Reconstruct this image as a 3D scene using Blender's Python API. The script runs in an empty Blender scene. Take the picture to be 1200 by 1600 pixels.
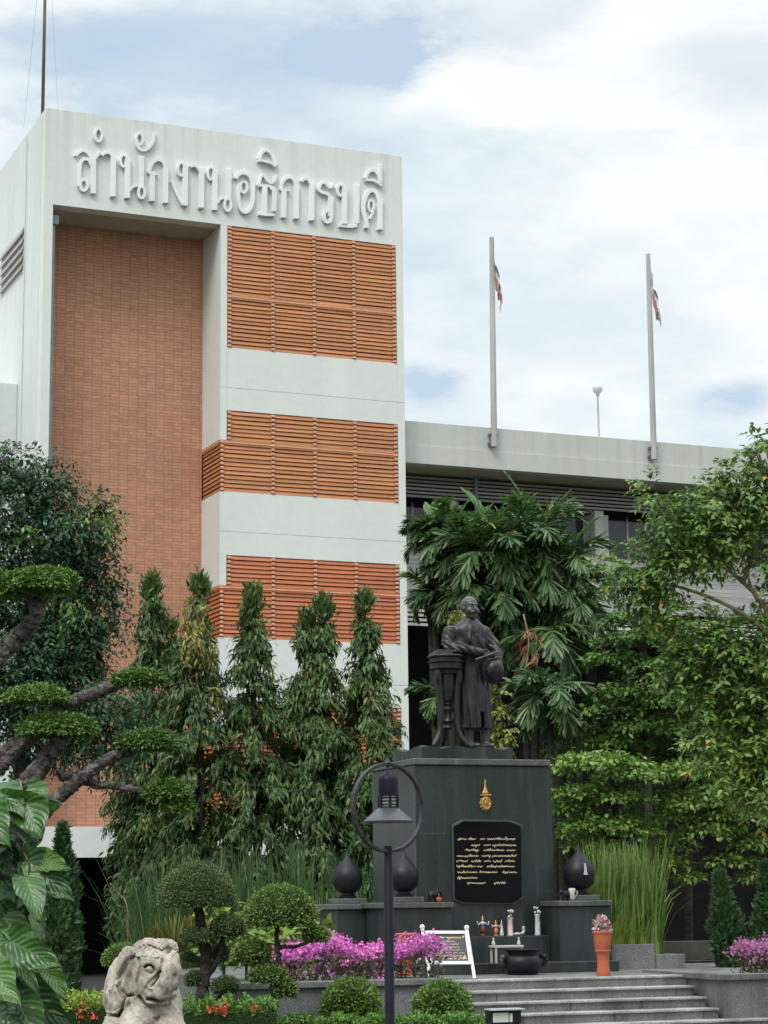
import bpy, math, random
import numpy as np
from mathutils import Vector, Matrix
random.seed(7); rng = np.random.default_rng(11)
SC = bpy.context.scene; COL = SC.collection
PI = math.pi; R_ = math.radians
# ------------------------------------------------------------------ camera
F_PX, PITCH, ROLL, YAW = 3294.0, 0.18146, -0.01085, 0.40263
EYE = np.array([0.0, 0.0, 1.75])
fwh = np.array([math.sin(YAW), math.cos(YAW), 0.0]); rth = np.array([math.cos(YAW), -math.sin(YAW), 0.0]); UPV = np.array([0, 0, 1.0])
CF = fwh*math.cos(PITCH)+UPV*math.sin(PITCH); CU = UPV*math.cos(PITCH)-fwh*math.sin(PITCH)
CR = rth*math.cos(ROLL)+CU*math.sin(ROLL); CU = CU*math.cos(ROLL)-rth*math.sin(ROLL)
cam = bpy.data.cameras.new('camera'); camo = bpy.data.objects.new('camera', cam); COL.objects.link(camo)
cam.sensor_fit = 'VERTICAL'; cam.sensor_height = 36.0; cam.lens = F_PX/1600*36.0
cam.clip_start = 0.1; cam.clip_end = 3000
camo.matrix_world = Matrix(((CR[0], CU[0], -CF[0], EYE[0]), (CR[1], CU[1], -CF[1], EYE[1]), (CR[2], CU[2], -CF[2], EYE[2]), (0, 0, 0, 1)))
SC.camera = camo

def ray(px, py): return CF*F_PX + CR*(px-600) - CU*(py-800)
def P(px, py, d):                      # point seen at a photo pixel, d metres ahead (horizontal)
    r = ray(px, py); return EYE + r*(d/(r@fwh))
def onplane(px, py, o, n):
    r = ray(px, py); return EYE + r*(((np.asarray(o)-EYE)@n)/(r@n))
def onY(px, py, Y): return onplane(px, py, (0, Y, 0), np.array([0, 1.0, 0]))
def onX(px, py, X): return onplane(px, py, (X, 0, 0), np.array([1.0, 0, 0]))
def onZ(px, py, Z): return onplane(px, py, (0, 0, Z), UPV)
def G(px, d, z=0.0, py=1400):
    p = P(px, py, d); return np.array([p[0], p[1], z])
def m_per_px(d): return d/F_PX
# monument frame
MA = R_(3.0); MEX = np.array([math.cos(MA), -math.sin(MA), 0]); MEY = np.array([math.sin(MA), math.cos(MA), 0])
M0 = G(757, 29.6)
def Mw(x, y, z): return M0 + MEX*x + MEY*y + UPV*z
def ML(px, py, c=0.0):
    p = onplane(px, py, M0+MEY*c, MEY)-M0; return p@MEX, p[2]
def MX(px, py, xc):
    p = onplane(px, py, M0+MEX*xc, MEX)-M0; return p@MEY, p[2]
MT = np.array([[MEX[0], MEY[0], 0, M0[0]], [MEX[1], MEY[1], 0, M0[1]], [0, 0, 1, 0], [0, 0, 0, 1.0]])

# ------------------------------------------------------------------ objects
def tag(o, label=None, cat=None, group=None, kind=None):
    if label: o['label'] = label
    if cat: o['category'] = cat
    if group: o['group'] = group
    if kind: o['kind'] = kind
    return o
def thing(name, loc, label, cat, group=None):
    o = bpy.data.objects.new(name, None); COL.objects.link(o); o.empty_display_size = 0.1
    o.location = Vector([float(v) for v in loc]); return tag(o, label, cat, group)
def root_loc(o):
    if o is None: return np.zeros(3)
    while o.parent: o = o.parent
    return np.array(o.location)
def link(name, me, mat, parent=None):
    o = bpy.data.objects.new(name, me); COL.objects.link(o)
    for m in (mat if isinstance(mat, (list, tuple)) else [mat]): me.materials.append(m)
    if parent is not None: o.parent = parent
    return o
def copy_tree(o, parent=None):
    c = o.copy(); COL.objects.link(c); c.parent = parent
    for ch in list(o.children): copy_tree(ch, c)
    return c
def np_mesh(name, V, Q, smooth=False, mi=None):
    V = np.asarray(V, dtype=np.float32); Q = np.asarray(Q, dtype=np.int32)
    k = Q.shape[1]; me = bpy.data.meshes.new(name)
    me.vertices.add(len(V)); me.vertices.foreach_set('co', V.ravel())
    me.loops.add(Q.size); me.loops.foreach_set('vertex_index', Q.ravel())
    me.polygons.add(len(Q)); me.polygons.foreach_set('loop_start', np.arange(0, Q.size, k, dtype=np.int32))
    if smooth: me.polygons.foreach_set('use_smooth', np.ones(len(Q), dtype=bool))
    if mi is not None: me.polygons.foreach_set('material_index', np.asarray(mi, dtype=np.int32))
    me.update(calc_edges=True); me.validate(); return me
def nrm(a): return a/(np.linalg.norm(a, axis=-1, keepdims=True)+1e-9)

class MB:
    def __init__(s, T=None): s.v = []; s.f = []; s.m = []; s.T = T; s.cur = 0
    def add(s, vs, fs):
        b = len(s.v); vs = np.asarray(vs, float)
        if s.T is not None: vs = vs@s.T[:3, :3].T + s.T[:3, 3]
        s.v += [tuple(p) for p in vs]; s.f += [tuple(i+b for i in f) for f in fs]; s.m += [s.cur]*len(fs); return s
    def box(s, lo, hi, rot=None, piv=None):
        x0, y0, z0 = lo; x1, y1, z1 = hi
        v = np.array([(x0,y0,z0),(x1,y0,z0),(x1,y1,z0),(x0,y1,z0),(x0,y0,z1),(x1,y0,z1),(x1,y1,z1),(x0,y1,z1)], float)
        if rot is not None:
            c = np.array(piv if piv is not None else v.mean(0)); v = (v-c)@np.array(rot).T + c
        return s.add(v, [(0,3,2,1),(4,5,6,7),(0,1,5,4),(1,2,6,5),(2,3,7,6),(3,0,4,7)])
    def prism(s, poly, y0, y1, plane='xz', inset=0.0):     # closed 2D outline extruded; inset chamfers the y0 (front) side
        n = len(poly); poly = np.array(poly, float); c = poly.mean(0); a = poly+(c-poly)*inset
        def mk(p, h): return [(q[0], h, q[1]) for q in p] if plane == 'xz' else ([(q[0], q[1], h) for q in p] if plane == 'xy' else [(h, q[0], q[1]) for q in p])
        v = mk(a, y0)+mk(poly, y1)
        f = [tuple(range(n)), tuple(range(2*n-1, n-1, -1))]+[(i, i+n, (i+1) % n+n, (i+1) % n) for i in range(n)]
        return s.add(v, f)
    def lathe(s, prof, c, n=20, sx=1.0, sy=1.0, axis=None, rot=None):
        c = np.array(c, float); v = []; f = []
        for (r, z) in prof:
            for k in range(n):
                a = 2*PI*k/n; v.append((r*math.cos(a)*sx, r*math.sin(a)*sy, z))
        v = np.array(v)
        if rot is not None: v = v@np.array(rot).T
        for j in range(len(prof)-1):
            for k in range(n):
                f.append((j*n+k, j*n+(k+1) % n, (j+1)*n+(k+1) % n, (j+1)*n+k))
        f.append(tuple(range(n-1, -1, -1))); f.append(tuple((len(prof)-1)*n+k for k in range(n)))
        return s.add(v+c, f)
    def tube(s, pts, rad, n=8, caps=True):
        pts = np.array(pts, float); m = len(pts); rad = np.broadcast_to(np.array(rad, float), (m,))
        t = np.gradient(pts, axis=0); t = nrm(t); ref = np.array([0, 0, 1.0]) if abs(t[0][2]) < .9 else np.array([1.0, 0, 0])
        v = []; f = []; u = nrm(np.cross(t[0], ref))
        for i in range(m):
            u = nrm(u-t[i]*(u@t[i])); w = np.cross(t[i], u)
            for k in range(n):
                a = 2*PI*k/n; v.append(pts[i]+(u*math.cos(a)+w*math.sin(a))*rad[i])
        for i in range(m-1):
            for k in range(n): f.append((i*n+k, i*n+(k+1) % n, (i+1)*n+(k+1) % n, (i+1)*n+k))
        if caps: f.append(tuple(range(n-1, -1, -1))); f.append(tuple((m-1)*n+k for k in range(n)))
        return s.add(v, f)
    def ball(s, c, r, n=14, sc=(1, 1, 1)):
        m = max(6, n//2+2)
        return s.lathe([(max(1e-4, r*math.sin(PI*j/m))*1.0, -r*math.cos(PI*j/m)*sc[2]) for j in range(m+1)], c, n, sc[0], sc[1])
    def build(s, name, mat, parent=None, smooth=False, bevel=0.0, auto=None):
        o0 = root_loc(parent) if parent is not None else np.zeros(3)
        me = bpy.data.meshes.new(name)
        if parent is None and s.v:
            a = np.array(s.v); o0 = np.array([(a[:,0].min()+a[:,0].max())/2, (a[:,1].min()+a[:,1].max())/2, a[:,2].min()])
        me.from_pydata([tuple(np.array(p)-o0) for p in s.v], [], s.f); me.validate(); me.update()
        if any(s.m): me.polygons.foreach_set('material_index', s.m)
        if smooth: me.polygons.foreach_set('use_smooth', [True]*len(me.polygons))
        o = link(name, me, mat, parent)
        if parent is None: o.location = Vector([float(x) for x in o0])
        if smooth and auto is not None: me.set_sharp_from_angle(angle=R_(auto))
        if bevel > 0:
            b = o.modifiers.new('bevel', 'BEVEL'); b.width = bevel; b.segments = 2; b.limit_method = 'ANGLE'; b.angle_limit = R_(40)
        return o
def rotz(a): c, s = math.cos(a), math.sin(a); return [[c,-s,0],[s,c,0],[0,0,1]]
def rotx(a): c, s = math.cos(a), math.sin(a); return [[1,0,0],[0,c,-s],[0,s,c]]
def roty(a): c, s = math.cos(a), math.sin(a); return [[c,0,s],[0,1,0],[-s,0,c]]
def catmull(pts, k=5):
    pts = [np.array(p, float) for p in pts]
    if len(pts) < 3: return np.array(pts)
    q = [2*pts[0]-pts[1]]+pts+[2*pts[-1]-pts[-2]]; out = []
    for i in range(1, len(q)-2):
        for j in range(k):
            t = j/k; a, b, c, d = q[i-1], q[i], q[i+1], q[i+2]
            out.append(.5*((2*b)+(-a+c)*t+(2*a-5*b+4*c-d)*t*t+(-a+3*b-3*c+d)*t**3))
    out.append(pts[-1]); return np.array(out)

# ------------------------------------------------------------------ materials
def nt(name):
    m = bpy.data.materials.new(name); m.use_nodes = True; t = m.node_tree
    for n in list(t.nodes): t.nodes.remove(n)
    return m, t
def nd(t, kind, **kw):
    n = t.nodes.new(kind)
    for k, v in kw.items():
        if k in n.inputs.keys() if hasattr(n, 'inputs') else False: n.inputs[k].default_value = v
        else: setattr(n, k, v)
    return n
def rgba(c): return (c[0], c[1], c[2], 1.0)
def ramp(t, fac, stops):
    r = t.nodes.new('ShaderNodeValToRGB'); e = r.color_ramp.elements
    while len(e) < len(stops): e.new(0.5)
    for i, (p, c) in enumerate(stops): e[i].position = p; e[i].color = rgba(c) if not isinstance(c, (int, float)) else (c, c, c, 1)
    t.links.new(fac, r.inputs['Fac']); return r.outputs['Color']
def mixc(t, fac, a, b, mode='MIX'):
    m = t.nodes.new('ShaderNodeMix'); m.data_type = 'RGBA'; m.blend_type = mode
    for s, v in ((m.inputs[0], fac), (m.inputs[6], a), (m.inputs[7], b)):
        if isinstance(v, (int, float)): s.default_value = v
        elif isinstance(v, (tuple, list)): s.default_value = rgba(v)
        else: t.links.new(v, s)
    return m.outputs[2]
def coords(t, obj=False, scale=(1, 1, 1), loc=(0, 0, 0)):
    if obj: o = t.nodes.new('ShaderNodeTexCoord').outputs['Object']
    else: o = t.nodes.new('ShaderNodeNewGeometry').outputs['Position']
    mp = t.nodes.new('ShaderNodeMapping'); mp.inputs['Scale'].default_value = scale; mp.inputs['Location'].default_value = loc
    t.links.new(o, mp.inputs['Vector']); return mp.outputs['Vector']
def noise(t, vec, scale, detail=4, rough=.55):
    n = t.nodes.new('ShaderNodeTexNoise'); n.inputs['Scale'].default_value = scale; n.inputs['Detail'].default_value = detail; n.inputs['Roughness'].default_value = rough
    t.links.new(vec, n.inputs['Vector']); return n.outputs['Fac']
def finish(t, col, rough=.6, spec=.4, metal=0.0, bump=None, bstr=.3, bdist=.01, trans=0.0, coat=0.0):
    p = t.nodes.new('ShaderNodeBsdfPrincipled')
    for k, v in (('Base Color', col), ('Roughness', rough), ('Metallic', metal), ('Specular IOR Level', spec)):
        s = p.inputs[k]
        if isinstance(v, (int, float)): s.default_value = v
        elif isinstance(v, (tuple, list)): s.default_value = rgba(v)
        else: t.links.new(v, s)
    p.inputs['Coat Weight'].default_value = coat
    if bump is not None:
        b = t.nodes.new('ShaderNodeBump'); b.inputs['Strength'].default_value = bstr; b.inputs['Distance'].default_value = bdist
        t.links.new(bump, b.inputs['Height']); t.links.new(b.outputs['Normal'], p.inputs['Normal'])
    out = t.nodes.new('ShaderNodeOutputMaterial'); sh = p.outputs['BSDF']
    if trans > 0:
        tr = t.nodes.new('ShaderNodeBsdfTranslucent'); mx = t.nodes.new('ShaderNodeMixShader'); mx.inputs[0].default_value = trans
        if isinstance(col, (tuple, list)): tr.inputs['Color'].default_value = rgba(col)
        else: t.links.new(col, tr.inputs['Color'])
        t.links.new(sh, mx.inputs[1]); t.links.new(tr.outputs['BSDF'], mx.inputs[2]); sh = mx.outputs[0]
    t.links.new(sh, out.inputs['Surface'])
def simple(name, c, var=.25, scale=6, rough=.6, spec=.4, metal=0., bump=.2, bscale=40, obj=False, stretch=(1, 1, 1), bdist=.01, coat=0.):
    m, t = nt(name); v = coords(t, obj, stretch); n = noise(t, v, scale, 5)
    d = [x*(1-var) for x in c]; l = [min(1, x*(1+var)) for x in c]
    col = ramp(t, n, [(.3, d), (.7, l)])
    finish(t, col, rough, spec, metal, noise(t, v, bscale, 4) if bump else None, bump, bdist, coat=coat); return m
def leafmat(name, c1, c2, odd=None, oddp=.03, trans=.22, rough=.45, spec=.35):
    m, t = nt(name); g = t.nodes.new('ShaderNodeNewGeometry')
    stops = [(0, c1), (1-oddp-.001, c2)]+([(1-oddp, odd), (1, odd)] if odd else [])
    col = ramp(t, g.outputs['Random Per Island'], stops)
    v = coords(t); n = noise(t, v, .9, 3)
    col = mixc(t, 1.0, col, ramp(t, n, [(.3, (.78, .84, .85)), (.7, (1.15, 1.08, .95))]), 'MULTIPLY')
    finish(t, col, rough, spec, 0, None, trans=trans); return m

def white_paint(name, c=(.62, .645, .60), ztop=None, streak=.5, seam=None):
    m, t = nt(name)
    v1 = coords(t, False, (1.0, 1.0, .18)); v2 = coords(t); v3 = coords(t, False, (3.5, 3.5, .07))
    n1 = noise(t, v1, .8, 5); n2 = noise(t, v2, 5, 5); n3 = noise(t, v3, 1.0, 4, .6)
    col = ramp(t, n1, [(.3, [x*.93 for x in c]), (.7, c)])
    col = mixc(t, 1.0, col, ramp(t, n2, [(.35, (.955, .955, .95)), (.65, (1, 1, 1))]), 'MULTIPLY')
    st = ramp(t, n3, [(.46, 0), (.70, 1)])
    if ztop is not None:
        g = t.nodes.new('ShaderNodeNewGeometry'); sx = t.nodes.new('ShaderNodeSeparateXYZ'); t.links.new(g.outputs['Position'], sx.inputs[0])
        mr = t.nodes.new('ShaderNodeMapRange'); mr.inputs['From Min'].default_value = ztop-2.6; mr.inputs['From Max'].default_value = ztop
        mr.inputs['To Min'].default_value = .10; mr.inputs['To Max'].default_value = 1
        t.links.new(sx.outputs['Z'], mr.inputs['Value']); st = mixc(t, 1.0, st, mr.outputs['Result'], 'MULTIPLY')
    sc = t.nodes.new('ShaderNodeMath'); sc.operation = 'MULTIPLY'; sc.inputs[1].default_value = streak; t.links.new(st, sc.inputs[0])
    col = mixc(t, sc.outputs[0], col, (.30, .31, .27))
    finish(t, col, .75, .25, 0, noise(t, v2, 30, 4), .10, .01); return m

M = {}
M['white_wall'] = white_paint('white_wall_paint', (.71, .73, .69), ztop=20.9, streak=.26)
M['white_side'] = white_paint('white_side_paint', (.66, .69, .665), streak=.12)
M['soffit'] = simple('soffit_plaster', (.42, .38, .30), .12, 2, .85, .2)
M['letters'] = white_paint('letter_paint', (.82, .84, .80), streak=.12)
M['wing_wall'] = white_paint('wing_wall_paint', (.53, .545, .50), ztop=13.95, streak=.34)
def brick():
    m, t = nt('thin_brick'); v = coords(t)
    cb = t.nodes.new('ShaderNodeSeparateXYZ'); t.links.new(v, cb.inputs[0]); cm = t.nodes.new('ShaderNodeCombineXYZ')
    t.links.new(cb.outputs['X'], cm.inputs['X']); t.links.new(cb.outputs['Z'], cm.inputs['Y'])
    b = t.nodes.new('ShaderNodeTexBrick'); b.offset = 0.0; b.squash = 1.0
    b.inputs['Scale'].default_value = 1; b.inputs['Brick Width'].default_value = .235; b.inputs['Row Height'].default_value = .078; b.inputs['Mortar Size'].default_value = .007
    b.inputs['Mortar Smooth'].default_value = .2; b.inputs['Bias'].default_value = 0
    b.inputs['Color1'].default_value = rgba((.55, .29, .185)); b.inputs['Color2'].default_value = rgba((.465, .232, .145)); b.inputs['Mortar'].default_value = rgba((.33, .165, .11))
    t.links.new(cm.outputs[0], b.inputs['Vector'])
    n = noise(t, coords(t, False, (1, 1, .5)), .5, 5); n2 = noise(t, v, 14, 3)
    col = mixc(t, 1.0, b.outputs['Color'], ramp(t, n, [(.3, (.86, .86, .88)), (.7, (1.1, 1.07, 1.03))]), 'MULTIPLY')
    col = mixc(t, 1.0, col, ramp(t, n2, [(.3, (.9, .9, .9)), (.7, (1.1, 1.1, 1.1))]), 'MULTIPLY')
    inv = t.nodes.new('ShaderNodeMath'); inv.operation = 'SUBTRACT'; inv.inputs[0].default_value = 1; t.links.new(b.outputs['Fac'], inv.inputs[1])
    finish(t, col, .7, .3, 0, inv.outputs[0], .5, .01); return m
M['brick'] = brick()
def slatmat(name, c):
    m, t = nt(name); g = t.nodes.new('ShaderNodeNewGeometry')
    col = ramp(t, g.outputs['Random Per Island'], [(0, [x*.82 for x in c]), (1, [x*1.12 for x in c])])
    v = coords(t, False, (.6, .6, 8)); n = noise(t, v, 3, 4); col = mixc(t, 1.0, col, ramp(t, n, [(.3, (.82, .80, .8)), (.7, (1.1, 1.1, 1.1))]), 'MULTIPLY')
    finish(t, col, .5, .35); return m
M['louvre'] = slatmat('terracotta_louvre', (.49, .20, .083))
M['louvre_low'] = slatmat('terracotta_louvre_low', (.48, .155, .065))
M['stud_and_highlight'] = simple('holder_and_highlight', (.66, .36, .23), .15, 8, .5)
M['void_shade'] = simple('near_black_shade', (.009, .0085, .009), .3, 1, .9, .1)  # near-black colour stands in for deep shade on ground-floor walls and columns
M['grey_slat'] = slatmat('grey_slat', (.36, .335, .31))
M['pale_slat'] = slatmat('pale_slat', (.50, .50, .48))
M['glass'] = simple('window_glass', (.025, .032, .045), .3, 1.2, .12, .5, bump=0)
M['alu'] = simple('window_aluminium', (.38, .41, .41), .1, 5, .4)
M['pipe'] = simple('pvc_pipe', (.22, .31, .32), .15, 3, .5)
M['steel'] = simple('weathered_pole', (.40, .395, .37), .18, 3, .5, stretch=(1, 1, .2))
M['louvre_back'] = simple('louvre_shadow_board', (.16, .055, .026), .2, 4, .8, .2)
M['rust'] = simple('rusty_iron', (.12, .065, .045), .5, 6, .8)
M['mast'] = simple('mast_steel', (.16, .13, .13), .2, 4, .6)
def granite(name, c, rough=.38, block=None, streak=.5):
    m, t = nt(name); v = coords(t); n1 = noise(t, v, 90, 3, .7); n2 = noise(t, coords(t, False, (1, 1, .25)), 2.2, 5); n3 = noise(t, coords(t, False, (9, 9, .5)), 1.0, 5, .65)
    col = ramp(t, n2, [(.32, [x*.62 for x in c]), (.68, [x*1.35 for x in c])])
    col = mixc(t, 1.0, col, ramp(t, n1, [(.35, (.6, .6, .6)), (.5, (1, 1, 1)), (.66, (2.1, 2.1, 2.05))]), 'MULTIPLY')
    st = ramp(t, n3, [(.55, 0), (.75, streak)]); col = mixc(t, st, col, [min(1, x*2.1+.02) for x in c])
    rr = ramp(t, n2, [(.3, rough*.8), (.7, min(1, rough*1.4))])
    finish(t, col, rr, .5, 0, noise(t, v, 60, 3), .06, .005); return m
M['granite'] = granite('dark_green_granite', (.0165, .0235, .022), .34, streak=.6)
M['granite_side'] = M['granite']
M['granite_cap'] = granite('granite_coping', (.062, .07, .066), .42)
M['granite_step'] = granite('grey_granite_step', (.118, .122, .116), .5, streak=.5)
M['step_nose'] = granite('pale_step_nosing', (.235, .24, .228), .5)
M['planter_stone'] = granite('grey_planter_stone', (.125, .132, .132), .6, streak=.3)
M['black_stone'] = simple('polished_black_stone', (.004, .004, .005), .3, 3, .25, .14, bump=0)
M['gold'] = simple('gilt_lettering', (.70, .57, .36), .15, 20, .45, .5, .2, bump=0)
M['gold_emblem'] = simple('gilded_emblem', (.55, .33, .08), .3, 40, .38, .5, .45, bump=.4, bscale=60)
M['urn_black'] = simple('black_glazed_urn', (.009, .0095, .012), .3, 5, .45, .28, bump=.1)
M['bronze'] = simple('dark_bronze', (.027, .0255, .026), .42, 9, .38, .5, .45, bump=.35, bscale=45, bdist=.006)
M['bronze_worn'] = simple('worn_bronze', (.066, .064, .062), .35, 14, .4, .5, .35, bump=.3, bscale=50, bdist=.005)
M['elephant_stone'] = None
def elestone():
    m, t = nt('weathered_sandstone'); v = coords(t); n1 = noise(t, v, 3.2, 6, .65); n2 = noise(t, v, 26, 5, .7); n3 = noise(t, coords(t, loc=(4, 3, 7)), 6, 6, .7)
    col = ramp(t, n1, [(.3, (.27, .23, .195)), (.5, (.43, .385, .325)), (.72, (.56, .52, .45))])
    col = mixc(t, ramp(t, n3, [(.50, 0), (.64, .75)]), col, (.20, .155, .13))
    col = mixc(t, 1.0, col, ramp(t, n2, [(.35, (.72, .72, .72)), (.62, (1.08, 1.08, 1.08))]), 'MULTIPLY')
    finish(t, col, .9, .2, 0, n2, .7, .02); return m
M['elephant_stone'] = elestone()
M['lamp_blue'] = simple('navy_lamp_paint', (.006, .0075, .014), .25, 6, .5, .18, bump=.05)
M['lamp_shade'] = simple('grey_lamp_shade', (.046, .05, .06), .15, 4, .42, .5, bump=.05)
M['lamp_ring'] = simple('worn_lamp_ring', (.02, .021, .024), .8, 14, .45, .5)
M['lamp_glass'] = simple('frosted_lamp_glass', (.55, .56, .50), .08, 6, .3, .5, bump=0)
M['globe'] = simple('white_lamp_globe', (.50, .50, .48), .06, 3, .3, .5, bump=0)
M['terracotta'] = simple('terracotta_pot', (.40, .105, .05), .2, 5, .6, .3)
M['white_metal'] = simple('white_painted_metal', (.70, .71, .71), .08, 8, .4)
M['sign_panel'] = simple('grey_sign_panel', (.085, .085, .08), .15, 5, .4)
def barkmat():
    m, t = nt('grey_bark'); v = coords(t); n1 = noise(t, v, 7, 6, .7); n2 = noise(t, v, 38, 5, .7); vo = t.nodes.new('ShaderNodeTexVoronoi'); vo.inputs['Scale'].default_value = 30; t.links.new(v, vo.inputs['Vector'])
    col = ramp(t, n1, [(.3, (.06, .052, .046)), (.5, (.17, .152, .14)), (.7, (.30, .28, .26))])
    col = mixc(t, 1.0, col, ramp(t, n2, [(.36, (.35, .34, .33)), (.58, (1.15, 1.15, 1.15))]), 'MULTIPLY')
    h = t.nodes.new('ShaderNodeMath'); h.operation = 'MULTIPLY_ADD'; t.links.new(n2, h.inputs[0]); h.inputs[1].default_value = 1.0; t.links.new(vo.outputs['Distance'], h.inputs[2])
    finish(t, col, .9, .2, 0, h.outputs[0], 1.0, .035); return m
M['bark'] = barkmat()
M['bark_dark'] = simple('dark_bark', (.045, .038, .032), .5, 9, .9, .2, bump=.9, bscale=18, bdist=.03)
M['bark_pale'] = simple('pale_bark', (.20, .155, .11), .4, 6, .85, .2, bump=.5, bscale=20, bdist=.03)
M['palm_trunk'] = simple('palm_trunk', (.035, .032, .026), .4, 5, .85, .2, bump=.7, bscale=14, stretch=(1, 1, 3), bdist=.03)
M['soil'] = simple('damp_soil', (.045, .035, .028), .4, 5, .95, .15, bump=.8, bscale=30, bdist=.03)
M['lf_mast'] = leafmat('mast_tree_leaf', (.040, .088, .026), (.125, .20, .062), (.32, .22, .06), .012)
M['lf_blue'] = leafmat('dark_tree_leaf', (.020, .060, .030), (.062, .13, .062), (.10, .16, .04), .05)
M['lf_pad'] = leafmat('pruned_pad_leaf', (.06, .13, .026), (.17, .28, .06))
M['lf_palm'] = leafmat('palm_leaflet', (.032, .085, .028), (.115, .195, .068), (.34, .36, .20), .05, .22, .36, .45)
M['lf_palm_new'] = leafmat('young_palm_leaf', (.06, .15, .03), (.13, .25, .06), None, .0, .3, .35, .5)
M['lf_palm_dead'] = leafmat('withered_palm_leaf', (.16, .05, .03), (.30, .14, .08), None, .0, .2, .6)
M['lf_right'] = leafmat('broad_tree_leaf', (.08, .16, .034), (.22, .33, .09), (.50, .34, .06), .012, .28)
M['lf_layer'] = leafmat('tiered_tree_leaf', (.085, .165, .03), (.25, .36, .09), None, 0, .22, .5, .2)
M['lf_cypress'] = leafmat('cypress_spray', (.028, .075, .028), (.07, .13, .05), None, 0, .15, .6)
M['lf_box'] = leafmat('boxwood_leaf', (.07, .145, .025), (.19, .29, .06))
M['lf_top_dark'] = leafmat('clipped_dark_leaf', (.05, .095, .032), (.135, .19, .075))
M['lf_top'] = leafmat('clipped_green_leaf', (.075, .135, .028), (.20, .285, .07))
M['lf_hedge'] = leafmat('hedge_leaf', (.05, .13, .022), (.14, .27, .04))
M['lf_ylw'] = leafmat('yellow_hedge_leaf', (.14, .24, .03), (.34, .42, .07))
M['lf_boug'] = leafmat('bougainvillea_leaf', (.055, .06, .03), (.15, .14, .07), (.5, .45, .3), .06)
M['bract'] = leafmat('magenta_bract', (.55, .08, .45), (.86, .28, .76), (.75, .45, .62), .08, .3)
M['bract_pale'] = leafmat('pink_bract', (.55, .16, .40), (.80, .38, .66), None, 0, .3)
M['red_flower'] = leafmat('red_flower', (.50, .05, .03), (.75, .14, .05), None, 0, .2)
M['reed'] = leafmat('reed_blade', (.08, .15, .03), (.25, .35, .09), (.35, .33, .14), .06, .25)
M['reed_dark'] = leafmat('dark_reed_blade', (.025, .062, .02), (.085, .15, .05), (.26, .28, .13), .05, .2)
M['reed_bright'] = leafmat('fresh_reed_blade', (.14, .24, .035), (.30, .40, .08), None, 0, .3)
M['fan_leaf'] = leafmat('yellow_fan_leaf', (.10, .13, .03), (.24, .24, .07), None, 0, .3)
M['silver_flower'] = leafmat('silver_flower', (.35, .35, .37), (.66, .66, .70), (.62, .16, .22), .3, .15)
M['porcelain'] = simple('white_porcelain', (.46, .445, .42), .08, 12, .3)
M['pink_vase'] = simple('pale_pink_vase', (.62, .45, .46), .12, 12, .3)
M['teal_vase'] = simple('white_teal_vase', (.50, .56, .55), .3, 20, .3)
M['orange_cloth'] = simple('orange_figurine_paint', (.55, .16, .05), .25, 30, .5)
M['maroon_cloth'] = simple('maroon_figurine_paint', (.12, .03, .025), .3, 30, .5)
M['skin_paint'] = simple('figurine_face_paint', (.55, .36, .28), .1, 20, .5)
M['hose'] = simple('black_hose', (.012, .012, .012), .2, 5, .5)
# ------------------------------------------------------------------ world and light
SUN_EL, SUN_AZ = R_(52), R_(228)     # direction the light comes from: azimuth measured clockwise from +Y
w = bpy.data.worlds.new('World'); SC.world = w; w.use_nodes = True; t = w.node_tree
for n in list(t.nodes): t.nodes.remove(n)
sky = t.nodes.new('ShaderNodeTexSky'); sky.sky_type = 'NISHITA'; sky.sun_disc = False; sky.sun_elevation = SUN_EL; sky.sun_rotation = SUN_AZ
sky.air_density = 1.0; sky.dust_density = 2.0
tc = t.nodes.new('ShaderNodeTexCoord').outputs['Generated']
def wmap(sc, loc=(0, 0, 0)):
    mp = t.nodes.new('ShaderNodeMapping'); mp.inputs['Scale'].default_value = sc; mp.inputs['Location'].default_value = loc
    t.links.new(tc, mp.inputs['Vector']); return mp.outputs['Vector']
n1 = noise(t, wmap((1, 1, 2.3), (3.1, 1.7, .4)), 3.4, 7, .56); n2 = noise(t, wmap((1, 1, 2.0), (7.3, 2.2, 5.1)), 9.0, 6, .6)
n3 = noise(t, wmap((1, 1, 2.6), (1.3, 8.2, 2.1)), 14.0, 6, .62); n4 = noise(t, wmap((1, 1, 2.6), (5.3, 3.2, 9.1)), 5.0, 3, .5)
tcs = wmap((1, 1, 2.1))
# holes where blue-grey sky shows, as soft patches by direction
def blob(px, py, rad, sx=1.0):
    d = nrm(ray(px, py)); vm = t.nodes.new('ShaderNodeVectorMath'); vm.operation = 'DISTANCE'; t.links.new(tcs, vm.inputs[0]); vm.inputs[1].default_value = (d[0], d[1], d[2]*2.1)
    mr = t.nodes.new('ShaderNodeMapRange'); mr.inputs['From Min'].default_value = 0; mr.inputs['From Max'].default_value = rad
    mr.inputs['To Min'].default_value = 1; mr.inputs['To Max'].default_value = 0; mr.interpolation_type = 'SMOOTHSTEP'
    wv = madd(vm.outputs['Value'], madd(madd(madd(n3, .55, 'MULTIPLY'), madd(n4, .75, 'MULTIPLY')), -.65), 'ADD') if False else madd(vm.outputs['Value'], madd(madd(madd(n3, -.5), madd(n4, -.5)), rad*2.2, 'MULTIPLY'))
    t.links.new(wv, mr.inputs['Value']); return mr.outputs['Result']
def madd(a, b, op='ADD'):
    m = t.nodes.new('ShaderNodeMath'); m.operation = op
    for s, v in ((m.inputs[0], a), (m.inputs[1], b)):
        if isinstance(v, (int, float)): s.default_value = v
        else: t.links.new(v, s)
    return m.outputs[0]
hole = None
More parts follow.
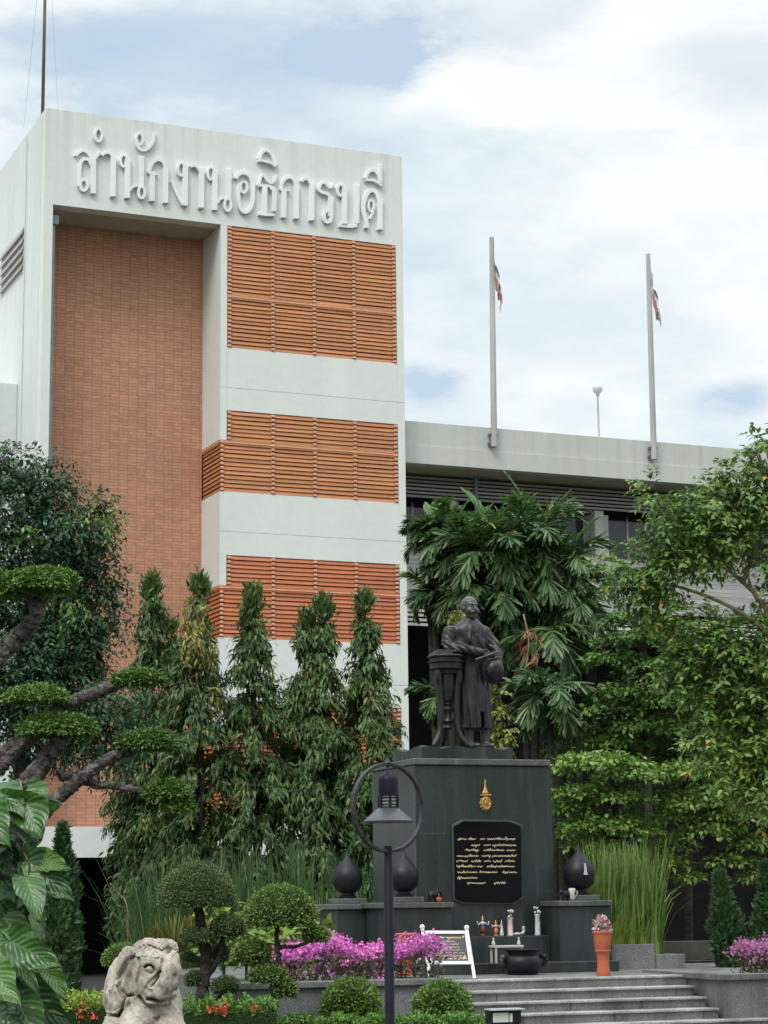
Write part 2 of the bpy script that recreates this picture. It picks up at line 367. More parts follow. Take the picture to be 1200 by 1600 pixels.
for (px, py, rad, k) in ((240, 110, .095, .62), (90, 60, .05, .4), (420, 40, .05, .22), (665, 600, .028, 1.0), (1165, 628, .032, 1.0), (1100, 622, .02, .55), (830, 20, .045, .55), (560, 25, .05, .4), (150, 200, .05, .6), (480, 130, .05, .4), (900, 640, .03, .4), (690, 590, .05, .35), (960, 500, .07, .2), (1190, 90, .06, .35)):
    b = madd(blob(px, py, rad), k, 'MULTIPLY'); hole = b if hole is None else madd(hole, b)
nn = madd(madd(n1, .6, 'MULTIPLY'), madd(n2, .4, 'MULTIPLY'))
hm = madd(madd(hole, madd(nn, 1.5, 'MULTIPLY'), 'MULTIPLY'), madd(madd(nn, -.5), .9, 'MULTIPLY'))
hmr = ramp(t, hm, [(0.0, 0), (.80, .92)])
# clouds, brighter overhead as under an overcast sky
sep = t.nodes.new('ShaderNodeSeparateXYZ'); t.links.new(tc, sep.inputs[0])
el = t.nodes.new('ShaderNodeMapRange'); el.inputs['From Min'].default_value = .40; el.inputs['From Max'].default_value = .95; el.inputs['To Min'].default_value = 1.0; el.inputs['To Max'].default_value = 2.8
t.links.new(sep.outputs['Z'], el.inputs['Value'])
nnb = nn
for (px, py, rad, k) in ((830, 90, .13, .075), (1050, 60, .10, .06), (900, 640, .07, .075), (620, 170, .08, .04), (60, 190, .06, .04), (230, 90, .13, -.05), (430, 150, .10, -.03), (720, 480, .10, -.035), (1190, 130, .07, -.05), (1000, 330, .09, .03)): nnb = madd(nnb, madd(blob(px, py, rad), k, 'MULTIPLY'))
cl = ramp(t, nnb, [(.38, (4.9, 5.85, 6.6)), (.455, (6.0, 6.75, 7.15)), (.56, (7.55, 7.8, 7.75))])
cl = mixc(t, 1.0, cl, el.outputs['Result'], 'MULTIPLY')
thin = mixc(t, .80, sky.outputs['Color'], (4.5, 5.6, 6.75))
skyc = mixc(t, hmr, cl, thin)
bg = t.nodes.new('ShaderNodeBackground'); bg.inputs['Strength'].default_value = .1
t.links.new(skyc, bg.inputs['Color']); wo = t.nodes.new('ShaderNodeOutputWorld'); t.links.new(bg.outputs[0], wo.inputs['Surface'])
sl = bpy.data.lights.new('sun', 'SUN'); sl.energy = 1.5; sl.angle = R_(24); sl.color = (1, .97, .92)
so = bpy.data.objects.new('sun', sl); COL.objects.link(so)
dv = Vector((math.sin(SUN_AZ)*math.cos(SUN_EL), math.cos(SUN_AZ)*math.cos(SUN_EL), math.sin(SUN_EL)))
so.rotation_euler = dv.to_track_quat('Z', 'Y').to_euler(); so.location = (0, 0, 60)
SC.view_settings.view_transform = 'Standard'; SC.view_settings.look = 'None'; SC.view_settings.exposure = 0.40; SC.view_settings.gamma = 1.0
SC.render.engine = 'CYCLES'; SC.cycles.max_bounces = 6; SC.cycles.diffuse_bounces = 3; SC.cycles.glossy_bounces = 2; SC.cycles.transparent_max_bounces = 6

# ------------------------------------------------------------------ ground
m, t = nt('lawn_ground'); v = coords(t)
col = mixc(t, ramp(t, noise(t, v, .35, 5), [(.4, 0), (.6, 1)]), (.035, .055, .018), (.06, .05, .038))
col = mixc(t, 1.0, col, ramp(t, noise(t, v, 25, 4), [(.3, (.6, .6, .6)), (.7, (1.3, 1.3, 1.3))]), 'MULTIPLY')
finish(t, col, .95, .15, 0, noise(t, v, 20, 4), .8, .04)
g = MB(); g.add([(-700, -700, 0), (700, -700, 0), (700, 700, 0), (-700, 700, 0)], [(0, 1, 2, 3)])
o = g.build('ground', m); tag(o, kind='structure')
m, t = nt('asphalt_paving'); v = coords(t)
col = ramp(t, noise(t, v, 1.1, 6), [(.3, (.018, .018, .018)), (.7, (.035, .035, .033))]); finish(t, col, .85, .25, 0, noise(t, v, 40, 3), .2, .01)
a = G(-500, 40.0)-np.array([25, 0, 0]); 
pv = MB()
YF = 46.4
pv.box((-30, 37.5, -.05), (60, 60, .02)); o = pv.build('pavement', m); tag(o, kind='structure')
kb = MB(); kb.box((-30, 37.2, -.1), (60, 37.5, .13)); o = kb.build('kerb', M['planter_stone'], bevel=.015); tag(o, kind='structure')
# ------------------------------------------------------------------ office tower
Y0 = float(P(490, 800, 52.0)[1])
def fx(px, py, Y=None): return float(onY(px, py, Y0 if Y is None else Y)[0])
def fz(px, py, Y=None): return float(onY(px, py, Y0 if Y is None else Y)[2])
def zz(*pts, Y=None): return float(np.mean([fz(a, b, Y) for a, b in pts]))
XL, XR = fx(69.5, 300), fx(631, 520)
ZT = zz((70.8, 167), (628.2, 245.2)); ZH = zz((82.3, 318.8), (344, 351))
XA, XC = fx(81, 430), fx(344.3, 560)
Y1 = float(onX(316.4, 540, XC)[1])
XW0, XW1 = fx(355, 470), fx(620.3, 560)
def zpair(a, b): return zz(a, b)
W = [(zpair((356, 352.8), (619, 383.4)), zpair((357, 543), (620, 567.5)), None),
     (zpair((354.4, 641), (621.5, 662.9)), zpair((344.5, 766.7), (622, 786.2)), fz(344.5, 687.5)),
     (zpair((353, 867), (622, 882)), zpair((344, 994), (622, 1008)), fz(344.3, 915))]
FL = W[1][0]-W[2][0]
ZS1, ZS0 = fz(150, 1292), fz(150, 1340)
W.append((W[2][0]-FL, ZS1+.10, W[2][2]-FL))
TK = .38
tower = thing('office_tower', ((XL+XR)/2, Y0, 0), 'white five-storey tower with tall brick panel and orange louvred windows', 'building')
b = MB()
b.box((XL, Y0, ZH), (XR, Y0+TK, ZT))                                   # header that carries the lettering
b.box((XL, Y0, ZS1), (XA, Y0+TK, ZH))                                   # left jamb
b.box((XL, Y0, ZS0), (XR, Y0+TK, ZS1))                                  # bottom band
b.box((XW1, Y0, ZS1), (XR, Y0+TK, ZH))                                  # right strip
prev = ZH
for (zt, zb, zn) in W:
    b.box((XC, Y0, zt), (XW1, Y0+TK, prev)); 
    b.box((XC, Y0, zn if zn else zb), (XW0, Y0+TK, zt)); prev = zb
b.box((XC, Y0, ZS1), (XW1, Y0+TK, prev))
# return wall of the window bay beside the recess
prev = ZH
for (zt, zb, zn) in W:
    if zn: b.box((XC, Y0+TK, zn), (XC+.35, Y1, prev)); prev = zb
b.box((XC, Y0+TK, ZS1), (XC+.35, Y1, prev))
b.box((XR-.35, Y0+TK, ZS0), (XR, Y0+9, ZT-.9))                         # right flank
b.box((XL, Y0+TK, ZS0), (XA-.05, Y1+.3, ZH))
b.box((XL+.3, Y0+TK, ZT-.9), (XR-.0, Y0+16, ZT-.6))                     # roof slab
b.build('wall', M['white_wall'], tower, bevel=.012)
b = MB(); YJ = float(onX(43.6, 203, XL)[1])
b.box((XL-.006, Y0+TK, ZS0-.0), (XL-.0, YJ-.03, ZT-.004)); b.box((XL-.03, YJ, ZS0-2.4), (XL+.25, Y0+20, ZT-.03)); b.box((XL+.05, Y0+TK, ZS0+.02), (XL+.25, YJ, ZT-.02))
b.build('side_wall', M['white_side'], tower, bevel=.01)
b = MB(); za = fz(20, 599, YJ+.4); b.box((XL-9, YJ+.4, -.2), (XL-.035, Y0+9, za)); b.build('annex', M['white_side'], tower, bevel=.015)
b = MB(); b.box((XA-.02, Y0+TK, ZH+.003), (XC-.003, Y1+.1, ZH+.3)); b.build('soffit', M['soffit'], tower)
b = MB(); b.box((XA-.045, Y1, ZS1-.05), (XC+.0, Y1+.35, ZH+.3)); b.build('brick_panel', M['brick'], tower)
b = MB(); b.box((XA-.02, Y0+TK, ZS0+.02), (XC-.003, Y1-.002, ZS1-.004)); b.build('ledge', M['white_side'], tower)
b = MB(); b.tube([(XA+.085, Y0+.30, ZH-.25), (XA+.085, Y0+.30, ZS1)], .05, 10); b.box((XA+.03, Y0+.2, ZH-.42), (XA+.2, Y0+.37, ZH-.2)); b.build('drainpipe', M['pipe'], tower, smooth=True, auto=40)
# dark backing behind the louvres and the open ground floor
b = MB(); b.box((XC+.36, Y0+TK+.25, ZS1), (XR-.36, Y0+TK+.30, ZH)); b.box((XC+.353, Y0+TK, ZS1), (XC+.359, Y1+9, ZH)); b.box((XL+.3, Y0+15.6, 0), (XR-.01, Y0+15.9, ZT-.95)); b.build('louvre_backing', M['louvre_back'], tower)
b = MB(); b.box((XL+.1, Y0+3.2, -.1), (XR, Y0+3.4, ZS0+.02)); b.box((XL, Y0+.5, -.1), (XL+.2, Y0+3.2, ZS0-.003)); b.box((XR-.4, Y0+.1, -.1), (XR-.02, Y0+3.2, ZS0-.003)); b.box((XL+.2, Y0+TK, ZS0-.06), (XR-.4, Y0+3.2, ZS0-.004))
b.build('undercroft', M['void_shade'], tower)
for xx in np.linspace(XL+3.2, XR-1.8, 3): b = MB(); b.box((xx, Y0+1.2, 0), (xx+.45, Y0+1.65, ZS0-.06)); b.build('column', M['void_shade'], tower)
# side vent
b = MB(); p = [onX(*q, XL-.03) for q in ((3.1, 397.7), (37.8, 354.3), (37.8, 420.4), (3.1, 461.6))]
ya, yb = p[1][1], p[0][1]; z1 = (p[0][2]+p[1][2])/2; z0 = (p[2][2]+p[3][2])/2
for k in range(5):
    zc = z0+(k+.5)*(z1-z0)/5; b.box((XL-.07, ya, zc-.10), (XL-.045, yb, zc+.13), rot=roty(.35))
b.build('side_vent', M['grey_slat'], tower)
# louvred windows
PITCH_S = 6.72*52.0/F_PX
def louvre(idx, zt, zb, zn, mat):
    fr = MB(); sl = MB(); st = MB()
    n = int(round((zt-zb)/PITCH_S)); ph = (zt-zb)/n; nr = n-int(round((zt-(zn or (zb+.44*(zt-zb))))/ph))-1
    divs = [XW0+.06]+[XW0+(XW1-XW0)*q for q in (.262, .505, .742)]+[XW1-.07]
    for k in range(n):
        zc = zb+(k+.5)*ph; rail = (k == nr)
        x0 = XW0+.02 if (zn is None or zc > zn) else XC+.01
        if rail:
            fr.box((x0, Y0-.012, zc-ph*.62), (XW1-.02, Y0+.06, zc+ph*.5)); st.box((x0, Y0-.022, zc-.020), (XW1-.02, Y0-.0125, zc+.012))  # pale strip paints a highlight along the rail
        else:
            ds = [x0]+divs[1:4]+[XW1-.02]
            for q in range(4):
                jit = random.uniform(-.006, .006)
                sl.box((ds[q]+.012, Y0+.012, zc-ph*.50+jit), (ds[q+1]-.012, Y0+.034, zc+ph*.38+jit), rot=rotx(-.30+random.uniform(-.03, .03)))
        for d in divs if zc > (zn or -9) else [XC+.05]+divs[1:]:
            st.box((d-.042, Y0-.030, zc-ph*.30), (d+.042, Y0+.02, zc+ph*.26)); 
        if zn and zc < zn:        # slats on the return wall
            if rail: fr.box((XC-.012, Y0+.06, zc-ph*.62), (XC+.05, Y1-.06, zc+ph*.5)); st.box((XC-.022, Y0-.02, zc-.020), (XC-.0125, Y1-.06, zc+.012))  # the rail's painted highlight strip carries on round the corner
            else: sl.box((XC+.012, Y0+.06, zc-ph*.43), (XC+.034, Y1-.06, zc+ph*.36), rot=roty(.30))
    for d in divs: fr.box((d-.02, Y0+.045, zb), (d+.02, Y0+.09, zt))
    fr.box((XW0+.004, Y0+.02, zb), (XW0+.02, Y0+.1, zt)) if zn is None else None
    f = fr.build('louvre_window', M['louvre_low'] if idx > 1 else M['louvre'], tower)
    sl.build('slats', mat, f); st.build('holder_and_rail_highlight', M['stud_and_highlight'], f, bevel=.006)
for i, (zt, zb, zn) in enumerate(W): louvre(i, zt, zb, zn, M['louvre_low'] if i > 1 else M['louvre'])
b = MB()
for (pa, pb) in (((352, 605), (629, 629)), ((346, 829), (632, 847)), ((346, 1060), (634, 1073))):
    z = (fz(*pa)+fz(*pb))/2; b.box((XC+.01, Y0-.0015, z-.007), (XR-.01, Y0+.01, z+.007))
b.box((XW0-.006, Y0-.0018, W[0][1]-1.55), (XW0+.004, Y0+.01, W[0][1])); b.build('joint_lines', simple('joint_grime', (.40, .41, .38), .2, 4, .8), tower)
# raised lettering, traced stroke by stroke on the header
LA = lambda x, y: (100+x/4.615, 180+y/4.615)
LB = lambda x, y: (340+x/4.2857, 220+y/4.2857)
def ringp(cx, cy, rx, ry, a0=0, a1=360, n=16): return [(cx+rx*math.cos(R_(a)), cy+ry*math.sin(R_(a))) for a in np.linspace(a0, a1, n)]
SA = [
 (ringp(138, 510, 26, 40), 19, 0), ([(107, 520), (106, 440), (110, 370), (128, 330), (155, 322), (178, 335), (194, 372)], 23, 1),
 ([(78, 303), (95, 283), (125, 264), (150, 268), (175, 292), (200, 345)], 18, 1), ([(207, 320), (206, 574)], 36, 0), ([(250, 262), (240, 293), (216, 326)], 15, 1),
 (ringp(243, 152, 25, 45), 15, 0), ([(266, 300), (284, 284), (308, 276), (334, 290), (350, 332)], 20, 1), ([(350, 308), (348, 596)], 36, 0),
 (ringp(424, 337, 24, 42), 17, 0), ([(428, 292), (447, 306), (456, 345)], 22, 1), ([(453, 325), (450, 607)], 36, 0), ([(462, 556), (488, 526), (518, 518), (545, 540)], 17, 1), (ringp(552, 566, 23, 42), 17, 0), ([(556, 300), (554, 535)], 34, 0),
 (ringp(539, 180, 24, 40), 16, 0), ([(516, 190), (524, 228), (548, 254), (580, 258), (614, 236), (638, 192), (646, 135)], 19, 1),
 ([(606, 425), (618, 380), (645, 340), (680, 328), (712, 350), (727, 398)], 22, 1), ([(632, 412), (629, 629)], 36, 0), ([(603, 424), (628, 431), (668, 434)], 12, 0), ([(728, 385), (726, 642)], 36, 0),
 (ringp(839, 397, 25, 46), 18, 0), ([(845, 352), (862, 366), (870, 400)], 22, 1), ([(869, 368), (865, 662)], 36, 0), ([(771, 480), (800, 560), (850, 655)], 19, 1),
 ([(903, 382), (924, 372), (948, 380), (972, 412)], 18, 1), ([(985, 388), (982, 678)], 36, 0),
 (ringp(1054, 426, 24, 45), 17, 0), ([(1058, 380), (1076, 394), (1086, 430)], 22, 1), ([(1084, 405), (1080, 692)], 36, 0), ([(1096, 642), (1118, 612), (1144, 605), (1170, 626)], 17, 1), (ringp(1174, 652, 24, 45), 17, 0), ([(1184, 392), (1180, 622)], 34, 0)]
SB = [
 ([(112, 262), (132, 234), (164, 221), (203, 236), (228, 290), (228, 400), (212, 458), (181, 484), (151, 464), (134, 400), (134, 330), (148, 292)], 25, 1), (ringp(168, 318, 22, 38), 14, 0),
 ([(386, 232), (375, 270), (350, 290), (322, 268), (300, 236), (281, 255), (274, 285), (268, 305), (300, 306), (340, 311), (372, 328)], 17, 1), ([(309, 308), (306, 500)], 33, 0), ([(345, 318), (372, 348), (371, 480)], 28, 1), ([(268, 495), (320, 502), (374, 503)], 19, 0),
 ([(263, 137), (310, 145), (350, 157), (384, 180)], 15, 1), ([(272, 128), (286, 94), (315, 67), (350, 85), (374, 130), (384, 172)], 22, 1),
 ([(416, 335), (425, 290), (450, 257), (485, 250), (510, 276), (522, 322)], 22, 1), ([(439, 328), (436, 522)], 33, 0), ([(412, 334), (440, 338), (476, 338)], 12, 0), ([(523, 308), (520, 530)], 33, 0),
 ([(552, 281), (574, 262), (600, 268), (620, 298)], 19, 1), ([(626, 288), (623, 542)], 33, 0),
 ([(768, 293), (745, 320), (715, 291), (690, 290), (670, 330), (690, 350), (730, 365), (750, 395)], 19, 1), ([(751, 382), (749, 512)], 34, 0), (ringp(729, 514, 25, 38), 22, 0),
 (ringp(816, 337, 22, 38), 17, 0), ([(820, 296), (836, 310), (845, 340)], 20, 1), ([(844, 322), (840, 566)], 33, 0), ([(808, 569), (880, 577), (930, 570)], 24, 1), ([(928, 296), (924, 562)], 33, 0),
 ([(990, 592), (988, 540), (971, 480), (972, 420), (990, 367), (1025, 336), (1060, 360), (1080, 420)], 27, 1), ([(1083, 395), (1080, 603)], 34, 0), (ringp(1021, 442, 18, 38), 13, 0), ([(1036, 476), (1010, 532)], 14, 0),
 ([(980, 266), (1030, 271), (1065, 286), (1094, 309)], 15, 1), ([(984, 258), (1000, 221), (1030, 202), (1064, 226), (1084, 282)], 20, 1), ([(1080, 163), (1084, 292)], 20, 0)]
let = MB(); kk = 0
for S, fn, sc in ((SA, LA, 1/4.615), (SB, LB, 1/4.2857)):
    for pts, wd, curve in S:
        pts = np.array(pts, float); closed = len(pts) == 16
        if curve: pts = catmull(pts, 4)
        tn = np.gradient(pts, axis=0)
        if closed: tn[0] = tn[-1] = pts[1]-pts[-2]
        tn = nrm(tn); nn_ = np.stack([-tn[:, 1], tn[:, 0]], 1); dep = .084+.0022*(kk % 13); kk += 1
        V = []
        for i in range(len(pts)):
            for s_, yy, q in ((1, Y0-.001, 1.0), (1, Y0-dep+.02, 1.0), (1, Y0-dep, .86), (-1, Y0-dep, .86), (-1, Y0-dep+.02, 1.0), (-1, Y0-.001, 1.0)):
                c = pts[i]+nn_[i]*s_*wd*.55*q
                if not closed and yy == Y0-dep: c = c+tn[i]*(3 if i == 0 else (-3 if i == len(pts)-1 else 0))
                w_ = onY(*fn(*c), Y0); V.append((w_[0], yy, w_[2]))
        m_ = len(pts); Fc = []
        for i in range(m_-1):
            for j in range(5): Fc.append((i*6+j, i*6+j+1, (i+1)*6+j+1, (i+1)*6+j))
        if not closed: Fc += [(0, 5, 4, 3, 2, 1)[::-1], tuple((m_-1)*6+j for j in (0, 1, 2, 3, 4, 5))[::-1]]
        let.add(V, Fc)
let.build('raised_lettering', M['letters'], tower)
# antenna mast on the roof corner
ap = onX(68, 168, XL+.12); ap = np.array([XL+.05, Y0+.55, ZT-.05])
mast = thing('antenna_mast', ap, 'thin dark antenna mast standing on the tower roof corner', 'mast')
b = MB(); b.tube([ap, ap+[0, 0, 3.0], ap+[-.02, 0, 6.5]], [.045, .04, .03], 10); b.build('pole', M['mast'], mast, smooth=True)
tip = ap+np.array([0, 0, 5.8])
for q in (onX(37, 200, XL+.1), np.array([XL+.35, Y0+.2, ZT])):
    b = MB(); b.tube([q, q*.5+tip*.5+[0, 0, -.05], tip], .0045, 5); b.build('guy_wire', M['steel'], mast)

# ------------------------------------------------------------------ office wing
YW = Y0+.55
ZPT = zz((632.5, 656.5), (900, 679.5), (1160, 700), Y=YW); ZPB = zz((633.8, 722.5), (900, 743.8), (1060, 754.5), Y=YW)
YL = float(onZ(640, 738.8, ZPB)[1]); XE = XR+42
wing = thing('office_wing', (XR+8, YW, 0), 'long white office wing with deep eaves and grey louvres behind the statue', 'building')
b = MB(); zmid = ZPT-(ZPT-ZPB)*.56
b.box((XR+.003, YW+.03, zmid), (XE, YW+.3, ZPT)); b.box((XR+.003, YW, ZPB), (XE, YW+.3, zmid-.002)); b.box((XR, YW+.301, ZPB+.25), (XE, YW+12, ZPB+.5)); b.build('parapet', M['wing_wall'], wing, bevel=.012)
b = MB(); b.box((XR+.003, YW+.3, ZPB+.004), (XE, YL+.2, ZPB+.25)); b.build('eaves_soffit', M['soffit'], wing)
def wz(px, py, Y=None): return float(onY(px, py, YL if Y is None else Y)[2])
zl1, zl0 = wz(660, 742.5), wz(660, 777.5)
b = MB(); n = 6; ph = (zl1-zl0)/n
for k in range(n): b.box((XR+.02, YL, zl0+k*ph+.0), (XE, YL+.03, zl0+k*ph+ph*.60), rot=rotx(-.25))
b.build('upper_louvres', M['grey_slat'], wing)
YN = YL+.55
def wx(px, py, Y=None): return float(onY(px, py, YL if Y is None else Y)[0])
ZW1, ZW0 = wz(980, 803, YN), wz(960, 880, YN)
b = MB(); b.box((XR+.02, YL+.25, zl0-.1), (XE, YL+.3, ZPB+.003)); b.box((XR, YN+1.5, -.1), (XE, YN+1.7, ZPB)); b.box((XR+.02, YN, ZW1+.12), (XE, YN+.1, zl0+.3)); b.build('shade_painted_wall', M['void_shade'], wing)  # wall tone carries the shade behind the wing
c0, c1 = wx(930, 830, YL+.02), wx(955, 830, YL+.02); e0 = wx(1147, 840, YL+.02); sp = e0-c0
ZD1, ZD0 = wz(970, 873), wz(930, 955)
lint = MB()
for k in range(-1, 6):
    xk = c0+k*sp
    if xk < XR: continue
    cb = MB(); cb.box((xk, YL+.02, ZD0), (xk+(c1-c0)*.55, YN+.4, zl0-.02)); cb.box((xk+(c1-c0)*.55+.003, YL+.16, ZD0), (xk+(c1-c0), YN+.4, zl0-.1)); cb.build('column', M['wing_wall'], wing, bevel=.01)
lint.box((XR+.02, YN-.06, ZW1), (XE, YN+.12, ZW1+.12)); lint.build('lintel', M['grey_slat'], wing)
for k in range(-3, 6):
    xa_, xb_ = c0+k*sp+(c1-c0)+.02, c0+(k+1)*sp-.02
    xa_ = max(xa_, XR+.05)
    if xb_ < XR+.5: continue
    f = MB(); n_ = 5
    for q in range(n_+1):
        xx = xa_+(xb_-xa_-.05)*q/n_; f.box((xx, YN, ZW0-.1), (xx+.05, YN+.06, ZW1))
    f.box((xa_, YN+.005, ZW1-.06), (xb_, YN+.055, ZW1-.002))
    wo_ = f.build('window', M['alu'], wing)
    g_ = MB(); g_.box((xa_+.01, YN+.03, ZW0-.1), (xb_-.01, YN+.04, ZW1-.06)); g_.build('pane', M['glass'], wo_)
b = MB(); n = 13; ph = (ZD1-ZD0)/n
for k in range(n): b.box((XR+.02, YL-.02, ZD0+k*ph), (XE, YL+.0, ZD0+k*ph+ph*.93), rot=rotx(.16))
b.build('spandrel_boards', M['pale_slat'], wing)
b = MB(); z1, z0 = wz(930, 962), wz(930, 990); ph = (z1-z0)/4
for k in range(4): b.box((XR+.02, YL-.01, z0+k*ph), (XE, YL+.02, z0+k*ph+ph*.6), rot=rotx(-.25))
b.build('lower_louvres', M['pale_slat'], wing)
for k in range(-2, 6):
    xk = c0+k*sp+.1
    if xk > XR: b = MB(); b.box((xk, YL+.9, 0), (xk+.3, YL+1.2, ZD0)); b.build('ground_column', M['void_shade'], wing)
b = MB(); q = onY(743.5, 740, YL-.12); b.tube([(q[0], YL-.12, ZPB), (q[0], YL-.12, wz(743, 905))], .055, 10); b.build('downpipe', M['pipe'], wing, smooth=True)

# flagpoles bolted to the parapet
FC = [simple('flag_red', (.48, .24, .22), .2, 20, .8), simple('flag_white', (.66, .64, .63), .1, 20, .8), simple('flag_blue', (.26, .27, .36), .2, 20, .8)]
def flagpole(px, ytop, ybot, pxt, lab, fh, seed, lean):
    base = onY(px, ybot, YW-.14); top = onY(pxt, ytop, YW-.14); r = thing('flagpole', base, lab, 'flagpole', 'flagpoles on the parapet')
    b = MB(); b.tube([base, base*.5+top*.5, top], [.085, .078, .062], 12); b.build('pole', M['steel'], r, smooth=True, auto=50)
    b = MB(); b.box((base[0]-.12, YW-.055, base[2]+.05), (base[0]+.12, YW-.002, base[2]+.13)); b.box((base[0]-.11, YW-.16, base[2]+.30), (base[0]+.11, YW-.002, base[2]+.36)); b.build('bracket', M['mast'], r)
    rr = np.random.default_rng(seed); nu, nv = 22, 20; V = []; Fc = []; mi = []
    for i in range(nu+1):
        for j in range(nv+1):
            u, v = i/nu, j/nv
            hang = u**.8*(.72*fh)*(1-.15*v)
            x = .07+.23*u**.7*(1-.25*u)*(.30+.70*min(1, v*2.0+u*.9))+.018*math.sin(9*u+5*v+seed)
            y = .07*math.sin(13*u+2.2*v+seed*2)*(.3+u)+.02*math.sin(31*u)
            z = top[2]-.36-v*.95*fh*.72-hang*(1-.45*v)
            if u > .8 and (j % 7) < 4: z -= (u-.8)*1.9*rr.random()
            V.append((top[0]+x+lean*(top[2]-z), top[1]+y, z))
    for i in range(nu):
        for j in range(nv):
            if i > nu-4 and rr.random() < .4: continue
            Fc.append((i*(nv+1)+j, (i+1)*(nv+1)+j, (i+1)*(nv+1)+j+1, i*(nv+1)+j+1)); s_ = (j+.5)/nv
            mi.append(2 if s_ < .4 else (1 if s_ < .62 else 0))
    f = MB(); f.add(V, Fc); f.m = mi; f.build('flag', [FC[0], FC[1], FC[2]], r, smooth=True)
flagpole(772, 371, 698, 768.2, 'weathered flagpole nearer the tower, faded tricolour flag furled beside it', 1.55, 3, -.0)
flagpole(1022, 397, 718, 1012.5, 'flagpole above the right tree, torn paler flag knotted halfway', 1.6, 8, .01)
lp = onY(936, 683, YW+4.5); gl = onY(933.5, 608, YW+4.5)
rl = thing('roof_lamp', (lp[0], YW+4.5, ZPB+.5), 'white globe lamp on a thin post on the wing roof', 'lamp')
b = MB(); b.tube([(lp[0], YW+4.5, ZPB+.5), (gl[0], YW+4.5, gl[2]-.1)], .03, 8); b.tube([(gl[0], YW+4.5, gl[2]-.2), (gl[0], YW+4.5, gl[2]-.09)], .055, 8); b.build('post', M['steel'], rl, smooth=True, auto=50)
b = MB(); b.ball((gl[0], YW+4.5, gl[2]), .15, 18); b.build('globe', M['globe'], rl, smooth=True)
# ------------------------------------------------------------------ terrace and steps
ZP = .75
PX0, PX1 = ML(648.5, 1300)[0], ML(863.3, 1300)[0]
XBR = ML(846, 1450)[0]                       # left face of the right wing block
CW = -MX(874, 1450, XBR)[0]                  # how far wings stand in front of the pedestal
XRE = ML(956, 1450, -CW)[0]
ZL1, ZL0 = ML(900, 1407.2, -CW)[1], ML(900, 1416, -CW)[1]
XB0, XB1 = ML(602.5, 1440, -CW)[0], ML(706, 1440, -CW)[0]
YB = MX(571, 1440, XB0)[0]
XA0 = ML(528, 1440, YB)[0]; YA = MX(497, 1440, XA0)[0]
ZPT_, ZPC = ML(757, 1186.2)[1], ML(757, 1196)[1]
YPB = MX(582, 1300, PX0)[0]
YPL = -CW-.22                                # plinth front
def edge_y(px, py, z):                       # local depth where a pixel meets height z
    p = onZ(px, py, z)-M0; return float(p@MEY)
YE = edge_y(800, 1530, ZP)
0 and print('MON', PX0, PX1, XBR, CW, XRE, ZL1, XB0, XB1, YB, XA0, YA, YPB, YE, YPL)
XT0, XT1 = ML(690, 1530, YE)[0], ML(1131, 1530, YE)[0]
RISE = .125; TREAD = .30
YPF = YE-.95; YPR = YE-.95; ZPTL = ML(650, 1529.3, YPF)[1]; ZPTR = ML(1150, 1521.8, YPR)[1]; XPR = ML(1132, 1540, YPR)[0]; XPLF = ML(690, 1535, YPF)[0]
ter = thing('terrace', Mw(0, YE, 0), None, None); ter['kind'] = 'structure'; ter['label'] = 'grey stone terrace with five granite steps below the monument'
b = MB(MT); b.box((ML(430, 1530, YE)[0], YE+.02, -.1), (XPR+9, 5.0, ZP-.003)); b.box((ML(365, 1530, YE)[0], YE+.02, -.1), (ML(430, 1530, YE)[0], YE+.7, ZP-.003)); b.build('terrace_floor', M['granite_step'], ter)
for k in range(6):
    zt = ZP-RISE*k; yf = YE-TREAD*k
    if zt < .02: break
    b = MB(MT); xa = XPLF+.06; XT1 = XPR-.055 if k < 4 else XPR+4.2; xs = [xa]
    while xs[-1] < XT1-1e-3: xs.append(min(XT1, xs[-1]+random.uniform(.85, 1.3)))
    for q in range(len(xs)-1): b.box((xs[q]+.003, yf+.03+random.uniform(0, .004), zt-RISE-.1), (xs[q+1]-.003, yf+TREAD+.05, zt-.03))
    st = b.build('step', M['granite_step'], ter, bevel=.006)
    b = MB(MT); b.box((xa, yf, zt-.03), (XT1, yf+TREAD+.028, zt)); b.build('nosing', M['step_nose'], st, bevel=.008)
# ------------------------------------------------------------------ pedestal
ped = thing('monument_pedestal', Mw(0, 0, ZP), 'dark green granite monument pedestal with gilt emblem, black inscription slab and low side wings', 'pedestal')
b = MB(MT); b.box((PX0, 0, ZP), (PX1, YPB, ZPC)); b.build('block', M['granite'], ped, bevel=.015)
b = MB(MT); b.box((PX0-.015, -.03, ZPC), (PX1-.02, YPB+.03, ZPT_)); 
b.build('coping', M['granite_cap'], ped, bevel=.012)
# joints in the cladding
b = MB(MT); zq = ML(700, 1302)[1]
b.box((PX0-.003, -.003, zq-.004), (PX0+.46, .02, zq+.004)); b.box((PX0-.006, -.006, ZP), (PX0+.012, .012, ZPC-.35)); b.build('corner_joint', M['granite_cap'], ped)
YS = (ML(757, 1450)[1], )
b = MB(MT)
b.box((XB0, -CW, ZP), (XB1, YB+.8, ZL0)); b.box((XA0, YB, ZP), (XB0-.002, YA, ZL0-.012)); b.build('wing_block', M['granite'], ped, bevel=.012)
b = MB(MT); b.box((XBR, -CW, ZP), (XRE, YB+.8, ZL0)); b.build('wing_block', M['granite'], ped, bevel=.012)
b = MB(MT)
b.box((XB0-.05, -CW-.05, ZL0), (XB1+.02, -.001, ZL1)); b.box((XB0-.05, -.001, ZL0), (PX0-.002, YB+.85, ZL1)); b.box((XA0-.05, YB-.05, ZL0-.011), (XB0-.052, YA+.05, ZL1-.012)); b.build('wing_coping', M['granite_cap'], ped, bevel=.012)
